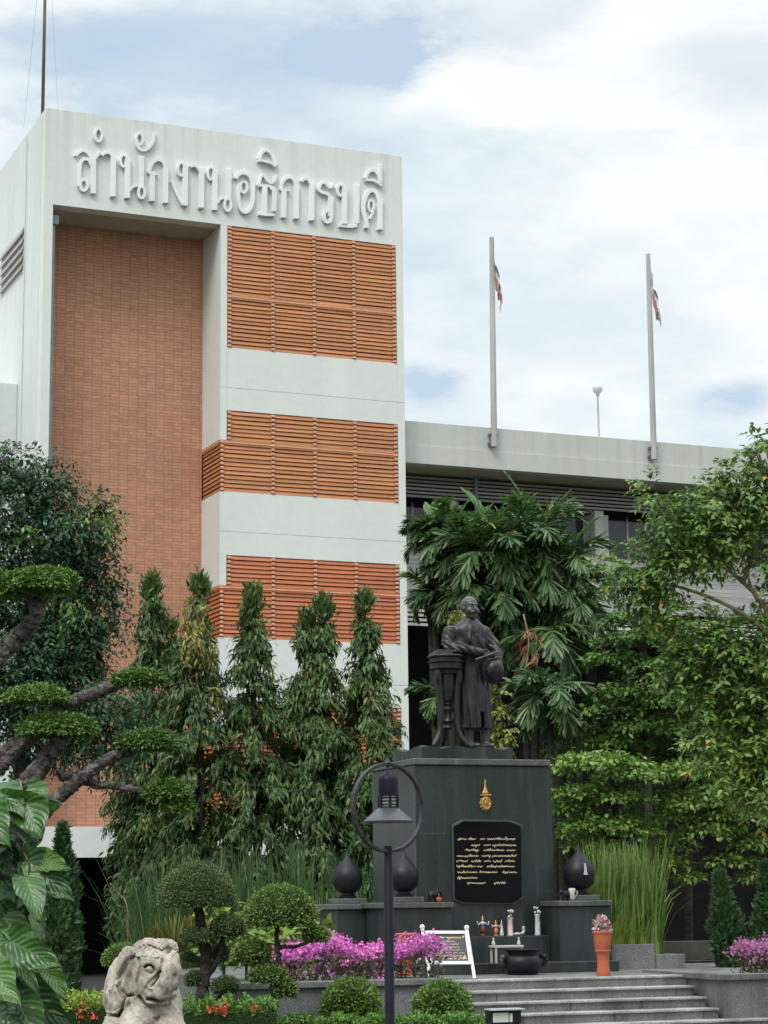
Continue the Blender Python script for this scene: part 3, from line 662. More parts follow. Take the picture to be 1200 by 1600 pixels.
b = MB(MT); b.box((XBR-.02, -CW-.05, ZL0), (XRE+.0, -.001, ZL1)); b.box((PX1+.003, -.001, ZL0), (XRE, YB+.85, ZL1))
b.build('wing_coping', M['granite_cap'], ped, bevel=.012)
ZSH = ML(757, 1463, -CW*.5)[1]
b = MB(MT); b.box((XB1+.003, -CW*.5, ZP), (XBR-.003, -.002, ZSH)); b.build('altar_shelf', M['granite'], ped, bevel=.012)
ZPL = ML(900, 1502.5, YPL)[1]; XPL1 = ML(968, 1510, YPL)[0]
b = MB(MT); b.box((XB0-.1, YPL, ZP-.002), (XPL1, -.003, ZPL)); 
pl_ = b.build('plinth', M['granite'], ped, bevel=.01)
b = MB(MT); b.box((XB0-.106, YPL-.006, ZPL-.014), (XPL1+.006, YPL+.05, ZPL+.003)); b.build('plinth_edge', M['granite_cap'], pl_)
# inscription slab
def MP(px, py, c=0.0):
    x, z = ML(px, py, c); return (x, z)
sl = [MP(*q) for q in ((707, 1291), (722, 1282.5), (795, 1283.5), (812.5, 1291), (813.8, 1402), (800, 1411), (724, 1410), (709, 1404))]
b = MB(MT); b.prism(sl, -.06, .0, inset=.01); slab = b.build('inscription_slab', M['black_stone'], ped, bevel=.008)
b = MB(MT); s2 = [(a*1.0, c) for a, c in sl]; ctr = np.mean(s2, 0); s3 = [tuple(ctr+(np.array(q)-ctr)*1.03) for q in s2]; b.prism(s3, -.03, .0); b.build('slab_border', M['granite_cap'], slab)
def script_strokes(mb, segs, fn, c, amp, wpx, rs, dense=1.0):
    """hand-written lines: one wavering ribbon per written word"""
    rr = np.random.default_rng(rs)
    for (x0, x1, y) in segs:
        n = max(6, int((x1-x0)/amp*2.2*dense)); xs = np.linspace(x0, x1, n); ph = rr.random()*6
        ys = y+amp*.55*np.sin(np.arange(n)*1.9+ph)*rr.uniform(.4, 1.1, n)-amp*1.0*(rr.random(n) < .10)+amp*.9*(rr.random(n) < .04)
        pts = catmull(list(zip(xs, ys)), 2); tn = nrm(np.gradient(pts, axis=0)); no = np.stack([-tn[:, 1], tn[:, 0]], 1); V = []; Fc = []
        wv = wpx*rr.uniform(.7, 1.25, len(pts))
        for i in range(len(pts)):
            for s_ in (1, -1):
                q = pts[i]+no[i]*s_*wv[i]*.5; V.append(fn(q[0], q[1], c))
        for i in range(len(pts)-1): Fc.append((2*i, 2*i+1, 2*i+3, 2*i+2))
        mb.add(V, Fc)
LP = lambda x, y: (690+x/7.273, 1200+y/7.273)
def mwp(x, y, c):
    a, z = ML(*LP(x, y), c); return Mw(a, c, z)
segs = []
for y, ss in ((808, ((180, 280), (300, 390), (440, 490), (515, 835))), (878, ((335, 435), (480, 555), (575, 845))), (935, ((270, 425), (475, 710), (738, 842))), (1000, ((172, 420), (455, 560), (575, 852))), (1060, ((170, 298), (335, 450), (485, 560), (585, 690), (718, 830))), (1120, ((172, 385), (400, 470), (515, 830))), (1185, ((180, 405), (430, 635), (692, 855))), (1250, ((176, 408),)), (1310, ((290, 500), (597, 730)))):
    segs += [(a, c, y) for a, c in ss]
b = MB(); script_strokes(b, segs, mwp, -.0635, 15, 7.5, 5); b.build('gilt_script', M['gold'], slab)
# gilded emblem: crown spire over an oval shield
ec, ez = ML(758, 1249); k = m_per_px(29.6)
em = MB(MT)
em.lathe([(.001, 31*k), (.9*k, 29*k), (1.3*k, 22*k), (2.0*k, 19*k), (2.3*k, 16.5*k), (3.6*k, 14*k), (3.4*k, 12.8*k), (5.2*k, 11*k), (5.4*k, 9.6*k), (4.6*k, 9*k)], (ec, -.012, ez), 14, 1, .5)
em.build('emblem_spire', M['gold_emblem'], ped, smooth=True, auto=40)
em = MB(MT); o_ = []
for i in range(48):
    a = 2*PI*i/48; r_ = 1+.07*math.cos(a*12); o_.append((ec+9.6*k*r_*math.cos(a)*(1 if math.sin(a) < .3 else .92), ez-6.0*k+12.2*k*r_*math.sin(a)))
em.prism(o_, -.035, -.001, inset=.12); em.box((ec-8.2*k, -.05, ez+5.6*k), (ec+8.2*k, -.002, ez+8.2*k))
sh = em.build('emblem_shield', M['gold_emblem'], ped)
em = MB(MT); rr = np.random.default_rng(4)
ring_ = [(ec+6.6*k*math.cos(a), -.042, ez-6*k+8.6*k*math.sin(a)) for a in np.linspace(0, 2*PI, 28)]
em.tube(ring_, .010, 5)
for i in range(7):
    a = rr.random()*6.28; c0_ = (ec+rr.uniform(-3, 3)*k, ez-6*k+rr.uniform(-5, 5)*k)
    em.tube([(c0_[0]+.02*math.cos(a+u*3)*(.4+u), -.044, c0_[1]+.03*math.sin(a+u*3)*(.4+u)) for u in np.linspace(0, 1, 7)], .008, 5)
em.build('emblem_ornament', M['gold_emblem'], sh, smooth=True)
# rough stone slab the figure stands on
ZB = ZPT_
bs = MB(MT); x0, x1 = ML(668, 1170)[0], ML(811, 1170)[0]; zt = ML(740, 1166.5)[1]
nx_, ny_ = 22, 12; V = []; Fc = []
yb0, yb1 = .22, 1.35
for j in range(ny_+1):
    for i in range(nx_+1):
        V.append((x0+(x1-x0)*i/nx_, yb0+(yb1-yb0)*j/ny_, zt+.018*math.sin(i*.9+j*.7)+random.uniform(-.008, .014)))
for j in range(ny_):
    for i in range(nx_): Fc.append((j*(nx_+1)+i, j*(nx_+1)+i+1, (j+1)*(nx_+1)+i+1, (j+1)*(nx_+1)+i))
rim = [i for i in range(nx_+1)]+[j*(nx_+1)+nx_ for j in range(1, ny_+1)]+[ny_*(nx_+1)+i for i in range(nx_-1, -1, -1)]+[j*(nx_+1) for j in range(ny_-1, 0, -1)]
b0 = len(V); V += [(V[q][0]+random.uniform(-.01, .01), V[q][1], ZB+.001) for q in rim]
for i in range(len(rim)): j = (i+1) % len(rim); Fc.append((b0+i, b0+j, rim[j], rim[i]))
bs.add(V, Fc); bs.build('rough_base', M['granite'], ped)
ZST = zt+.01
# ------------------------------------------------------------------ lotus-bud urns
def urn(px, yc, base_z, lab, d_px, emb=False):
    x = ML(px, 1380, yc)[0]; k = m_per_px(29.6+yc); c = np.array([x, yc]); w0 = Mw(x, yc, base_z)
    r = thing('lotus_bud_urn', w0, lab, 'urn', 'black lotus-bud urns on the pedestal wings')
    b = MB(MT); b.box((x-.21, yc-.21, base_z), (x+.21, yc+.21, base_z+.075)); b.build('base_slab', M['granite_cap'], r, bevel=.01)
    z0 = base_z+.075; s = d_px*k/2
    b = MB(MT); b.lathe([(.62*s, z0), (.64*s, z0+.10*s), (.42*s, z0+.22*s), (.40*s, z0+.34*s)], (x, yc, 0), 28); b.build('foot', M['urn_black'], r, smooth=True, auto=35)
    H = (1388-1316)/50*2*s
    pr = [(.40, .0), (.62, .10), (.86, .30), (.95, .60), (1.0, .95), (.98, 1.2), (.88, 1.45), (.70, 1.72), (.48, 1.98), (.29, 2.2), (.15, 2.42), (.07, 2.62), (.01, 2.85)]
    b = MB(MT); b.lathe([(a*s, z0+.34*s+h*s) for a, h in pr], (x, yc, 0), 32); bud = b.build('bud', M['urn_black'], r, smooth=True)
    if emb:
        e = MB(MT); zc = z0+1.5*s; yy = yc-.985*s
        e.prism([(x-.16*s, zc-.25*s), (x+.14*s, zc-.28*s), (x+.06*s, zc-.05*s), (x+.05*s, zc+.18*s), (x-.01*s, zc+.45*s), (x-.07*s, zc+.18*s), (x-.10*s, zc-.02*s)], yy-.012, yy+.12); e.build('pale_motif', M['porcelain'], bud)
    return r
urn(905, -CW+.32, ZL1, 'black lotus-bud urn with pale motif right of the pedestal', 50, True)
urn(631, -CW+.34, ZL1, 'black lotus-bud urn partly behind the street lamp', 46)
urn(543, YB+.30, ZL1-.012, 'black lotus-bud urn on the far left wing beside the reeds', 46)
# ------------------------------------------------------------------ planters round the steps
def planter(name, lab, x0, x1, y0, y1, zt, capm, bodym, capt=.075, over=.05):
    r = thing(name, Mw((x0+x1)/2, y0, 0), lab, 'planter')
    b = MB(MT); n = max(1, int((x1-x0)/1.0)); ys = np.linspace(x0, x1, n+1)
    for q in range(n): b.box((ys[q]+(.004 if q else 0), y0+random.uniform(0, .004), -.1), (ys[q+1]-(.004 if q < n-1 else 0), y1, zt-capt))
    b.build('body', bodym, r, bevel=.008)
    b = MB(MT); b.box((x0-over, y0-over, zt-capt), (x1+over, y0+.22, zt)); b.box((x0-over, y0+.221, zt-capt), (x0+.2, y1, zt)); b.box((x1-.2, y0+.221, zt-capt), (x1+over, y1, zt)); b.build('coping', capm, r, bevel=.01)
    b = MB(MT); b.box((x0+.2, y0+.22, zt-.15), (x1-.2, y1, zt-.05)); b.build('soil', M['soil'], r); return r
planter('bougainvillea_planter', 'long grey stone planter with magenta bougainvillea left of the steps', ML(365, 1540, YPF)[0], XPLF, YPF, YE-.01, ZPTL, M['granite_step'], M['planter_stone'])
planter('flower_planter', 'grey stone planter with pink flowers right of the steps', XPR, XPR+4.2, YPR, YE+1.2, ZPTR, M['granite_step'], M['planter_stone'])
# stepped grey planter box for the tall reeds
yq = -.25
def boxr(x0, x1, y0, y1, zt):
    b = MB(MT); b.box((x0, y0, ZP-.01), (x1, y0+.1, zt)); b.box((x0, y1-.1, ZP-.01), (x1, y1, zt)); b.box((x0, y0+.1, ZP-.01), (x0+.1, y1-.1, zt)); b.box((x1-.1, y0+.1, ZP-.01), (x1, y1-.1, zt)); b.box((x0+.1, y0+.1, ZP), (x1-.1, y1-.1, zt-.04)); return b
xa, xb = ML(957, 1500, yq)[0], ML(1023.5, 1500, yq)[0]; xc = ML(1071, 1500, yq-.05)[0]
z1, z2 = ML(990, 1475.5, yq)[1], ML(1045, 1491, yq)[1]; RB = (xa, xb, xc, z1, z2)
rb = thing('reed_planter', Mw((xa+xc)/2, yq, ZP), 'stepped grey rendered box planter holding tall reeds', 'planter')
boxr(xa, xb, yq, yq+1.0, z1).build('tall_box', M['planter_stone'], rb, bevel=.008); boxr(xb+.003, xc, yq-.05, yq+.95, z2).build('low_box', M['planter_stone'], rb, bevel=.008)
# dark wall further right with a hose looped over it
yh = 1.7; xd0, xd1 = ML(1040, 1500, yh)[0], ML(1260, 1500, yh)[0]; zd = ML(1100, 1470, yh)[1]
b = MB(MT); b.box((xd0, yh, ZP-.02), (xd1, yh+.25, zd)); o = b.build('garden_wall', simple('mossy_dark_render', (.055, .052, .042), .3, 3, .9, .2), bevel=.01); tag(o, 'low dark mossy wall behind the reed planter', 'wall')
b = MB(MT); yv = yh-.03; ps = [ML(px, py, yv) for px, py in ((1077, 1518), (1085, 1507), (1096, 1500), (1110, 1497.5))]
b.tube([(a, yv, c) for a, c in catmull(ps, 5)], .022, 8); b.tube([(ps[0][0]-.1, yv, ZP+.02), (ps[0][0]+.5, yv-.02, ZP+.02), (ps[0][0]+1.2, yv-.03, ZP+.02)], .02, 8); o = b.build('garden_hose', M['hose'], smooth=True); tag(o, 'black garden hose curving up against the dark low wall', 'hose')
# ------------------------------------------------------------------ sculpted surfaces (signed distance + surface nets)
def snets(f, lo, hi, h):
    ax = [np.arange(lo[i], hi[i]+h, h) for i in range(3)]
    X, Y, Z = np.meshgrid(*ax, indexing='ij'); Vv = f(X.astype(np.float32), Y.astype(np.float32), Z.astype(np.float32))
    s = Vv < 0; c = [s[a:s.shape[0]-1+a, b_:s.shape[1]-1+b_, d:s.shape[2]-1+d] for a in (0, 1) for b_ in (0, 1) for d in (0, 1)]
    sm = sum(q.astype(np.int8) for q in c); act = (sm > 0) & (sm < 8)
    idx = -np.ones(act.shape, np.int64); I = np.argwhere(act); idx[act] = np.arange(len(I))
    pos = np.zeros((len(I), 3)); cnt = np.zeros(len(I)); cor = [(a, b_, d) for a in (0, 1) for b_ in (0, 1) for d in (0, 1)]
    for u in range(8):
        for v in range(u+1, 8):
            df = [cor[v][k]-cor[u][k] for k in range(3)]
            if sum(map(abs, df)) != 1: continue
            A = Vv[I[:, 0]+cor[u][0], I[:, 1]+cor[u][1], I[:, 2]+cor[u][2]]; B = Vv[I[:, 0]+cor[v][0], I[:, 1]+cor[v][1], I[:, 2]+cor[v][2]]
            mk = (A < 0) != (B < 0); tt = np.where(mk, A/(A-B+1e-12), 0)
            for k in range(3): pos[:, k] += np.where(mk, cor[u][k]+tt*df[k], 0)
            cnt += mk
    pos /= cnt[:, None]; Vt = np.array(lo)+(I+pos)*h; Q = []
    for a in range(3):
        b_, d = (a+1) % 3, (a+2) % 3; sh = list(s.shape)
        sl0 = [slice(None)]*3; sl1 = [slice(None)]*3; sl0[a] = slice(0, sh[a]-1); sl1[a] = slice(1, sh[a])
        for k in (b_, d): sl0[k] = slice(1, sh[k]-1); sl1[k] = slice(1, sh[k]-1)
        p0 = s[tuple(sl0)]; p1 = s[tuple(sl1)]; E = np.argwhere(p0 != p1); sg = p0[p0 != p1]
        E[:, b_] += 1; E[:, d] += 1
        def cell(db, dd):
            e = E.copy(); e[:, b_] += db; e[:, d] += dd; return idx[e[:, 0], e[:, 1], e[:, 2]]
        q = np.stack([cell(-1, -1), cell(0, -1), cell(0, 0), cell(-1, 0)], 1); q[~sg] = q[~sg][:, ::-1]; Q.append(q)
    Q = np.concatenate(Q); Q = Q[(Q >= 0).all(1)]; return Vt, Q
def smin(a, b, k):
    h = np.clip(.5+.5*(b-a)/k, 0, 1); return b*(1-h)+a*h-k*h*(1-h)
def smax(a, b, k): return -smin(-a, -b, k)
def ell(X, Y, Z, c, r, ry=0., rx=0., rz=0.):
    x, y, z = X-c[0], Y-c[1], Z-c[2]
    if rz: a, s = math.cos(rz), math.sin(rz); x, y = a*x+s*y, -s*x+a*y
    if ry: a, s = math.cos(ry), math.sin(ry); x, z = a*x-s*z, s*x+a*z
    if rx: a, s = math.cos(rx), math.sin(rx); y, z = a*y+s*z, -s*y+a*z
    k0 = np.sqrt((x/r[0])**2+(y/r[1])**2+(z/r[2])**2); k1 = np.sqrt((x/r[0]**2)**2+(y/r[1]**2)**2+(z/r[2]**2)**2)
    return k0*(k0-1)/(k1+1e-9)
def cap(X, Y, Z, a, b, ra, rb=None, sy=1.0):
    rb = ra if rb is None else rb; a = np.array(a, float); b = np.array(b, float); d = b-a; L = d@d
    px, py, pz = X-a[0], (Y-a[1]), Z-a[2]; t = np.clip((px*d[0]+py*d[1]+pz*d[2])/L, 0, 1)
    return np.sqrt((px-d[0]*t)**2+((py-d[1]*t)/sy)**2+(pz-d[2]*t)**2)-(ra+(rb-ra)*t)
def chain(X, Y, Z, pts, rad, k=.02):
    o = None
    for i in range(len(pts)-1):
        q = cap(X, Y, Z, pts[i], pts[i+1], rad[i], rad[i+1]); o = q if o is None else smin(o, q, k)
    return o
def sculpt(name, f, lo, hi, h, xf, mat, parent):
    V, Q = snets(f, lo, hi, h); V = xf(V)-root_loc(parent); return link(name, np_mesh(name, V, Q, True), mat, parent)

# ------------------------------------------------------------------ bronze statue
SX, SZ0 = ML(741, 1160, .55)[0], ZST; SY = .55
KS = m_per_px(29.6+SY)*1.0/5.926
def sx(px): return (px-600)*KS
def szz(py): return (1515-py)*KS
stat = thing('statue', Mw(SX, SY, SZ0), 'dark bronze statue of a moustached man in a long gown leaning on a round stand', 'statue')
def xf_st(V): return M0+np.outer(V[:, 0]+SX, MEX)+np.outer(V[:, 1]+SY, MEY)+np.outer(V[:, 2]+SZ0, UPV)
HX, HZ = sx(578), szz(212)
HT = .16                                  # head turn towards the viewer's right
def headf(X, Y, Z):
    ca, sa = math.cos(HT), math.sin(HT); x, y = X-HX, Y+.02; x, y = ca*x+sa*y, -sa*x+ca*y; z = Z-HZ
    # front of the face is -y ; turned so that it looks slightly to +x
    d = ell(x, y, z, (0, .015, .035), (.108, .132, .125)); d = smin(d, ell(x, y, z, (0, -.03, -.055), (.083, .092, .105)), .05)
    d = smin(d, ell(x, y, z, (0, -.062, -.125), (.05, .052, .042)), .04)                      # chin
    d = smin(d, cap(x, y, z, (0, -.123, .03), (0, -.150, -.03), .013, .021), .018)            # nose
    for s in (-1, 1):
        d = smin(d, ell(x, y, z, (s*.058, -.088, -.045), (.038, .035, .032)), .03)             # cheek
        d = smin(d, cap(x, y, z, (s*.016, -.124, .047), (s*.068, -.104, .050), .014, .011), .014)  # brow
        d = smax(d, -ell(x, y, z, (s*.042, -.128, .022), (.026, .022, .016)), .010)            # socket
        d = smin(d, ell(x, y, z, (s*.042, -.106, .021), (.020, .016, .012)), .006)
        d = smin(d, ell(x, y, z, (s*.112, .010, -.005), (.016, .032, .045)), .012)             # ear
        d = smin(d, chain(x, y, z, [(s*.006, -.140, -.058), (s*.040, -.126, -.067), (s*.066, -.100, -.086)], [.017, .015, .007], .01), .008)  # moustache
    d = smin(d, ell(x, y, z, (0, -.118, -.093), (.030, .014, .010)), .008)
    hair = ell(x, y, z, (0, .030, .050), (.119, .138, .128)); hair = smax(hair, -(z-.030+.35*np.maximum(-y-.02, 0)*0 - np.where(y < -.06, .045, np.where(y < .02, 0.0, -.10))), .02)
    hair += .0025*np.sin(x*150)*np.cos(z*60)
    return smin(d, hair, .012)
def gownf(X, Y, Z):
    sh = szz(395)
    # torso
    d = ell(X, Y, Z, (-.03, .01, szz(520)), (.245, .18, .36)); d = smin(d, ell(X, Y, Z, (-.06, .02, szz(425)), (.275, .13, .105)), .09)
    d = smin(d, cap(X, Y, Z, (HX+.0, .015, szz(400)), (HX, .012, szz(335)), .125, .092), .05)
    # skirt of the gown : tapered box-like column with folds
    zt, zb = szz(620), szz(1335); tt = np.clip((zt-Z)/(zt-zb), 0, 1); hw = .235+.035*tt; cx = .02+.0*tt
    fold = .012*np.sin(X*46+2*np.sin(Z*3))*tt+.006*np.sin(X*95+Z*6)*tt
    sk = np.sqrt(((X-cx)/hw)**2+((Y-.02)/(.165+.03*tt))**2)-1; sk = sk*.17+fold; sk = smax(smax(sk, Z-zt-.15, .05), zb-Z+.006*np.sin(X*30), .01)
    d = smin(d, sk, .07)
    slot = np.maximum(np.maximum(np.abs(X-sx(650)-.006*np.sin(Z*9))-.030*(1+np.clip((szz(1180)-Z)*.5, 0, 1)), Z-szz(1190)), Y-.05); d = smax(d, -slot, .02)
    # open front line and lapels
    lap = cap(X, Y, Z, (sx(560), -.16, szz(375)), (sx(512), -.185, szz(560)), .008); d = smin(d, lap, .04)
    lap = cap(X, Y, Z, (sx(625), -.15, szz(375)), (sx(640), -.185, szz(600)), .008); d = smin(d, lap, .04)
    d = smin(d, np.maximum(cap(X, Y, Z, (HX, .012, szz(372)), (HX, .008, szz(345)), .098, .088), Z-szz(350)), .01)
    for zb_ in (430, 480, 530): d = smin(d, ell(X, Y, Z, (sx(600), -.178, szz(zb_)), (.011, .012, .011)), .006)
    # sleeves
    R1 = [(sx(375), .01, szz(440)), (sx(350), -.02, szz(590)), (sx(470), -.20, szz(612)), (sx(592), -.265, szz(640))]
    L1 = [(sx(722), .01, szz(432)), (sx(792), -.03, szz(560)), (sx(800), -.13, szz(625)), (sx(782), -.215, szz(665))]
    for A in (R1, L1):
        q = chain(X, Y, Z, A, [.098, .098, .075, .06], .045); q += .007*np.sin((X+Z)*70)*np.exp(-((Z-A[1][2])/.18)**2); d = smin(d, q, .035)
    d += .006*np.sin(X*38+Z*22)*np.exp(-((Z-szz(560))/.2)**2)
    # cuffs
    d = smin(d, cap(X, Y, Z, (sx(585), -.258, szz(638)), (sx(600), -.27, szz(643)), .064), .008)
    d = smin(d, cap(X, Y, Z, (sx(786), -.195, szz(655)), (sx(782), -.215, szz(668)), .062), .008)
    return d
def handf(X, Y, Z):
    d = ell(X, Y, Z, (sx(632), -.300, szz(650)), (.052, .030, .040), 0.25)
    for k, (dz, L) in enumerate(((.026, .052), (.009, .064), (-.009, .062), (-.025, .050))):   # right hand, fingers over the scroll
        a = (sx(650), -.318, szz(650)+dz); d = smin(d, chain(X, Y, Z, [a, (a[0]+L*.7, -.330, a[2]-.010), (a[0]+L, -.318, a[2]-.034)], [.0125, .0115, .0095], .006), .007)
    d = smin(d, chain(X, Y, Z, [(sx(618), -.318, szz(632)), (sx(640), -.332, szz(618)), (sx(660), -.33, szz(622))], [.015, .013, .010], .006), .01)
    e = ell(X, Y, Z, (sx(785), -.255, szz(690)), (.040, .032, .052), -.2)                       # left hand, holding the hat rim
    for k, (dx, L) in enumerate(((-.026, .055), (-.009, .066), (.009, .063), (.026, .050))):
        a = (sx(783)+dx, -.268, szz(708)); e = smin(e, chain(X, Y, Z, [a, (a[0]-.004, -.288, a[2]-L*.6), (a[0]-.006, -.280, a[2]-L)], [.0125, .0115, .0095], .006), .007)
    e = smin(e, chain(X, Y, Z, [(sx(762), -.262, szz(680)), (sx(748), -.282, szz(690)), (sx(745), -.29, szz(706))], [.015, .013, .010], .006), .01)
    # neck
    nk = cap(X, Y, Z, (HX, .02, szz(400)), (HX+.01, .0, szz(300)), .075, .07)
    # legs and shoes
    lg = None
    for (xa, xt, yt) in ((sx(560), sx(575), -.08), (sx(715), sx(722), -.05)):
        q = cap(X, Y, Z, (xa, .02, szz(1250)), (xa, .02, szz(1470)), .072, .058); q = smin(q, ell(X, Y, Z, (xt-.004, yt-.045, szz(1492)), (.062, .145, .045)), .04); q = smax(q, -(Z+.01), .01)
        lg = q if lg is None else np.minimum(lg, q)
    body = cap(X, Y, Z, (0, .02, szz(1250)), (HX, .02, szz(400)), .13, .10)      # hidden trunk keeps the figure one surface
    arms = np.minimum(chain(X, Y, Z, [(HX, .02, szz(420)), (sx(375), .01, szz(440)), (sx(350), -.02, szz(590)), (sx(470), -.20, szz(612)), (sx(632), -.29, szz(648))], [.07, .06, .055, .045, .028], .02),
                      chain(X, Y, Z, [(HX, .02, szz(420)), (sx(722), .01, szz(432)), (sx(792), -.03, szz(560)), (sx(800), -.13, szz(625)), (sx(785), -.25, szz(685))], [.07, .06, .055, .045, .028], .02))
    legs2 = np.minimum(cap(X, Y, Z, (0, .02, szz(1250)), (sx(560), .02, szz(1250)), .06), cap(X, Y, Z, (0, .02, szz(1250)), (sx(715), .02, szz(1250)), .06))
    return np.minimum.reduce([d, e, nk, lg, body, arms, legs2])
def bodyf(X, Y, Z): return smin(headf(X, Y, Z), handf(X, Y, Z), .012)
sculpt('figure', bodyf, (-.42, -.42, -.02), (.42, .22, 2.24), .0088, xf_st, M['bronze_worn'], stat)
sculpt('gown', gownf, (-.48, -.40, .20), (.48, .30, 1.95), .0095, xf_st, M['bronze'], stat)
def hatf(X, Y, Z):
    c = (sx(742), -.285, szz(808)); d = ell(X, Y, Z, c, (.135, .085, .145), 0, .15); d = smin(d, ell(X, Y, Z, (c[0], c[1]+.06, c[2]), (.170, .020, .190), 0, .12), .015)
    d = smax(d, -cap(X, Y, Z, (c[0]-.05, c[1]-.10, c[2]-.07), (c[0]+.03, c[1]-.11, c[2]+.06), .020), .03); return d
sculpt('hat', hatf, (sx(742)-.2, -.48, szz(808)-.22), (sx(742)+.2, -.1, szz(808)+.22), .009, xf_st, M['bronze'], stat)
b = MB(); q = xf_st(np.array([(sx(538), -.335, szz(716)), (sx(650), -.345, szz(676)), (sx(768), -.325, szz(634))])); b.tube(q, [.017, .021, .018], 12); b.build('scroll', M['bronze_worn'], stat, smooth=True, auto=50)
# round stand with books
tx, ty = sx(325), -.05
def stl(mb, prof, n=36): mb.lathe([(r, z+SZ0) for r, z in prof], (SX+tx, SY+ty, 0), n)
tb = MB(MT); zt_ = szz(662)
stl(tb, [(.25, zt_-.042), (.268, zt_-.036), (.272, zt_-.018), (.262, zt_-.004), (.25, zt_)]); stl(tb, [(.235, zt_-.088), (.236, zt_-.044)])
stl(tb, [(.238, zt_-.118), (.262, zt_-.108), (.262, zt_-.092), (.242, zt_-.0885)]); stl(tb, [(.225, zt_-.178), (.226, zt_-.120)]); stl(tb, [(.20, zt_-.22), (.235, zt_-.206), (.247, zt_-.19), (.238, zt_-.180)]); stl(tb, [(.16, zt_-.27), (.19, zt_-.222)])
stand = tb.build('round_stand', M['bronze'], stat, smooth=True, auto=35)
b = MB(MT); zc = [szz(y) for y in (860, 960, 1085, 1110, 1135, 1160, 1190, 1240, 1270, 1300, 1330, 1350)]
stl(b, list(zip([.03, .035, .045, .075, .05, .078, .05, .055, .078, .045, .08, .03][::-1], zc[::-1])), 20); stl(b, [(.085, szz(1085)), (.12, szz(1000)), (.12, szz(840))][::1], 20); b.build('baluster', M['bronze'], stand, smooth=True, auto=35)
for k, a in enumerate((R_(205), R_(325), R_(85))):
    pr = [(.165, szz(800)), (.175, szz(880)), (.150, szz(960)), (.135, szz(1100)), (.140, szz(1250)), (.150, szz(1340)), (.20, szz(1420)), (.27, szz(1480)), (.295, szz(1505))]
    pts = catmull([Mw(SX+tx+r*math.cos(a), SY+ty+r*math.sin(a), SZ0+z) for r, z in pr], 4); b = MB(); b.tube(pts, np.interp(np.linspace(0, 1, len(pts)), [0, .1, .5, .8, 1], [.055, .052, .044, .038, .028]), 10); b.build('leg', M['bronze'], stand, smooth=True)
b = MB(MT)
for (x0, x1, y0, y1, z0, z1, an) in ((-.20, .02, -.16, .14, .0, .034, .1), (-.17, .18, -.14, .10, .035, .066, -.05), ):
    b.box((SX+tx+x0, SY+ty+y0, SZ0+zt_+z0+.001), (SX+tx+x1, SY+ty+y1, SZ0+zt_+z1), rot=rotz(an))
b.build('book', M['bronze_worn'], stand, bevel=.006)

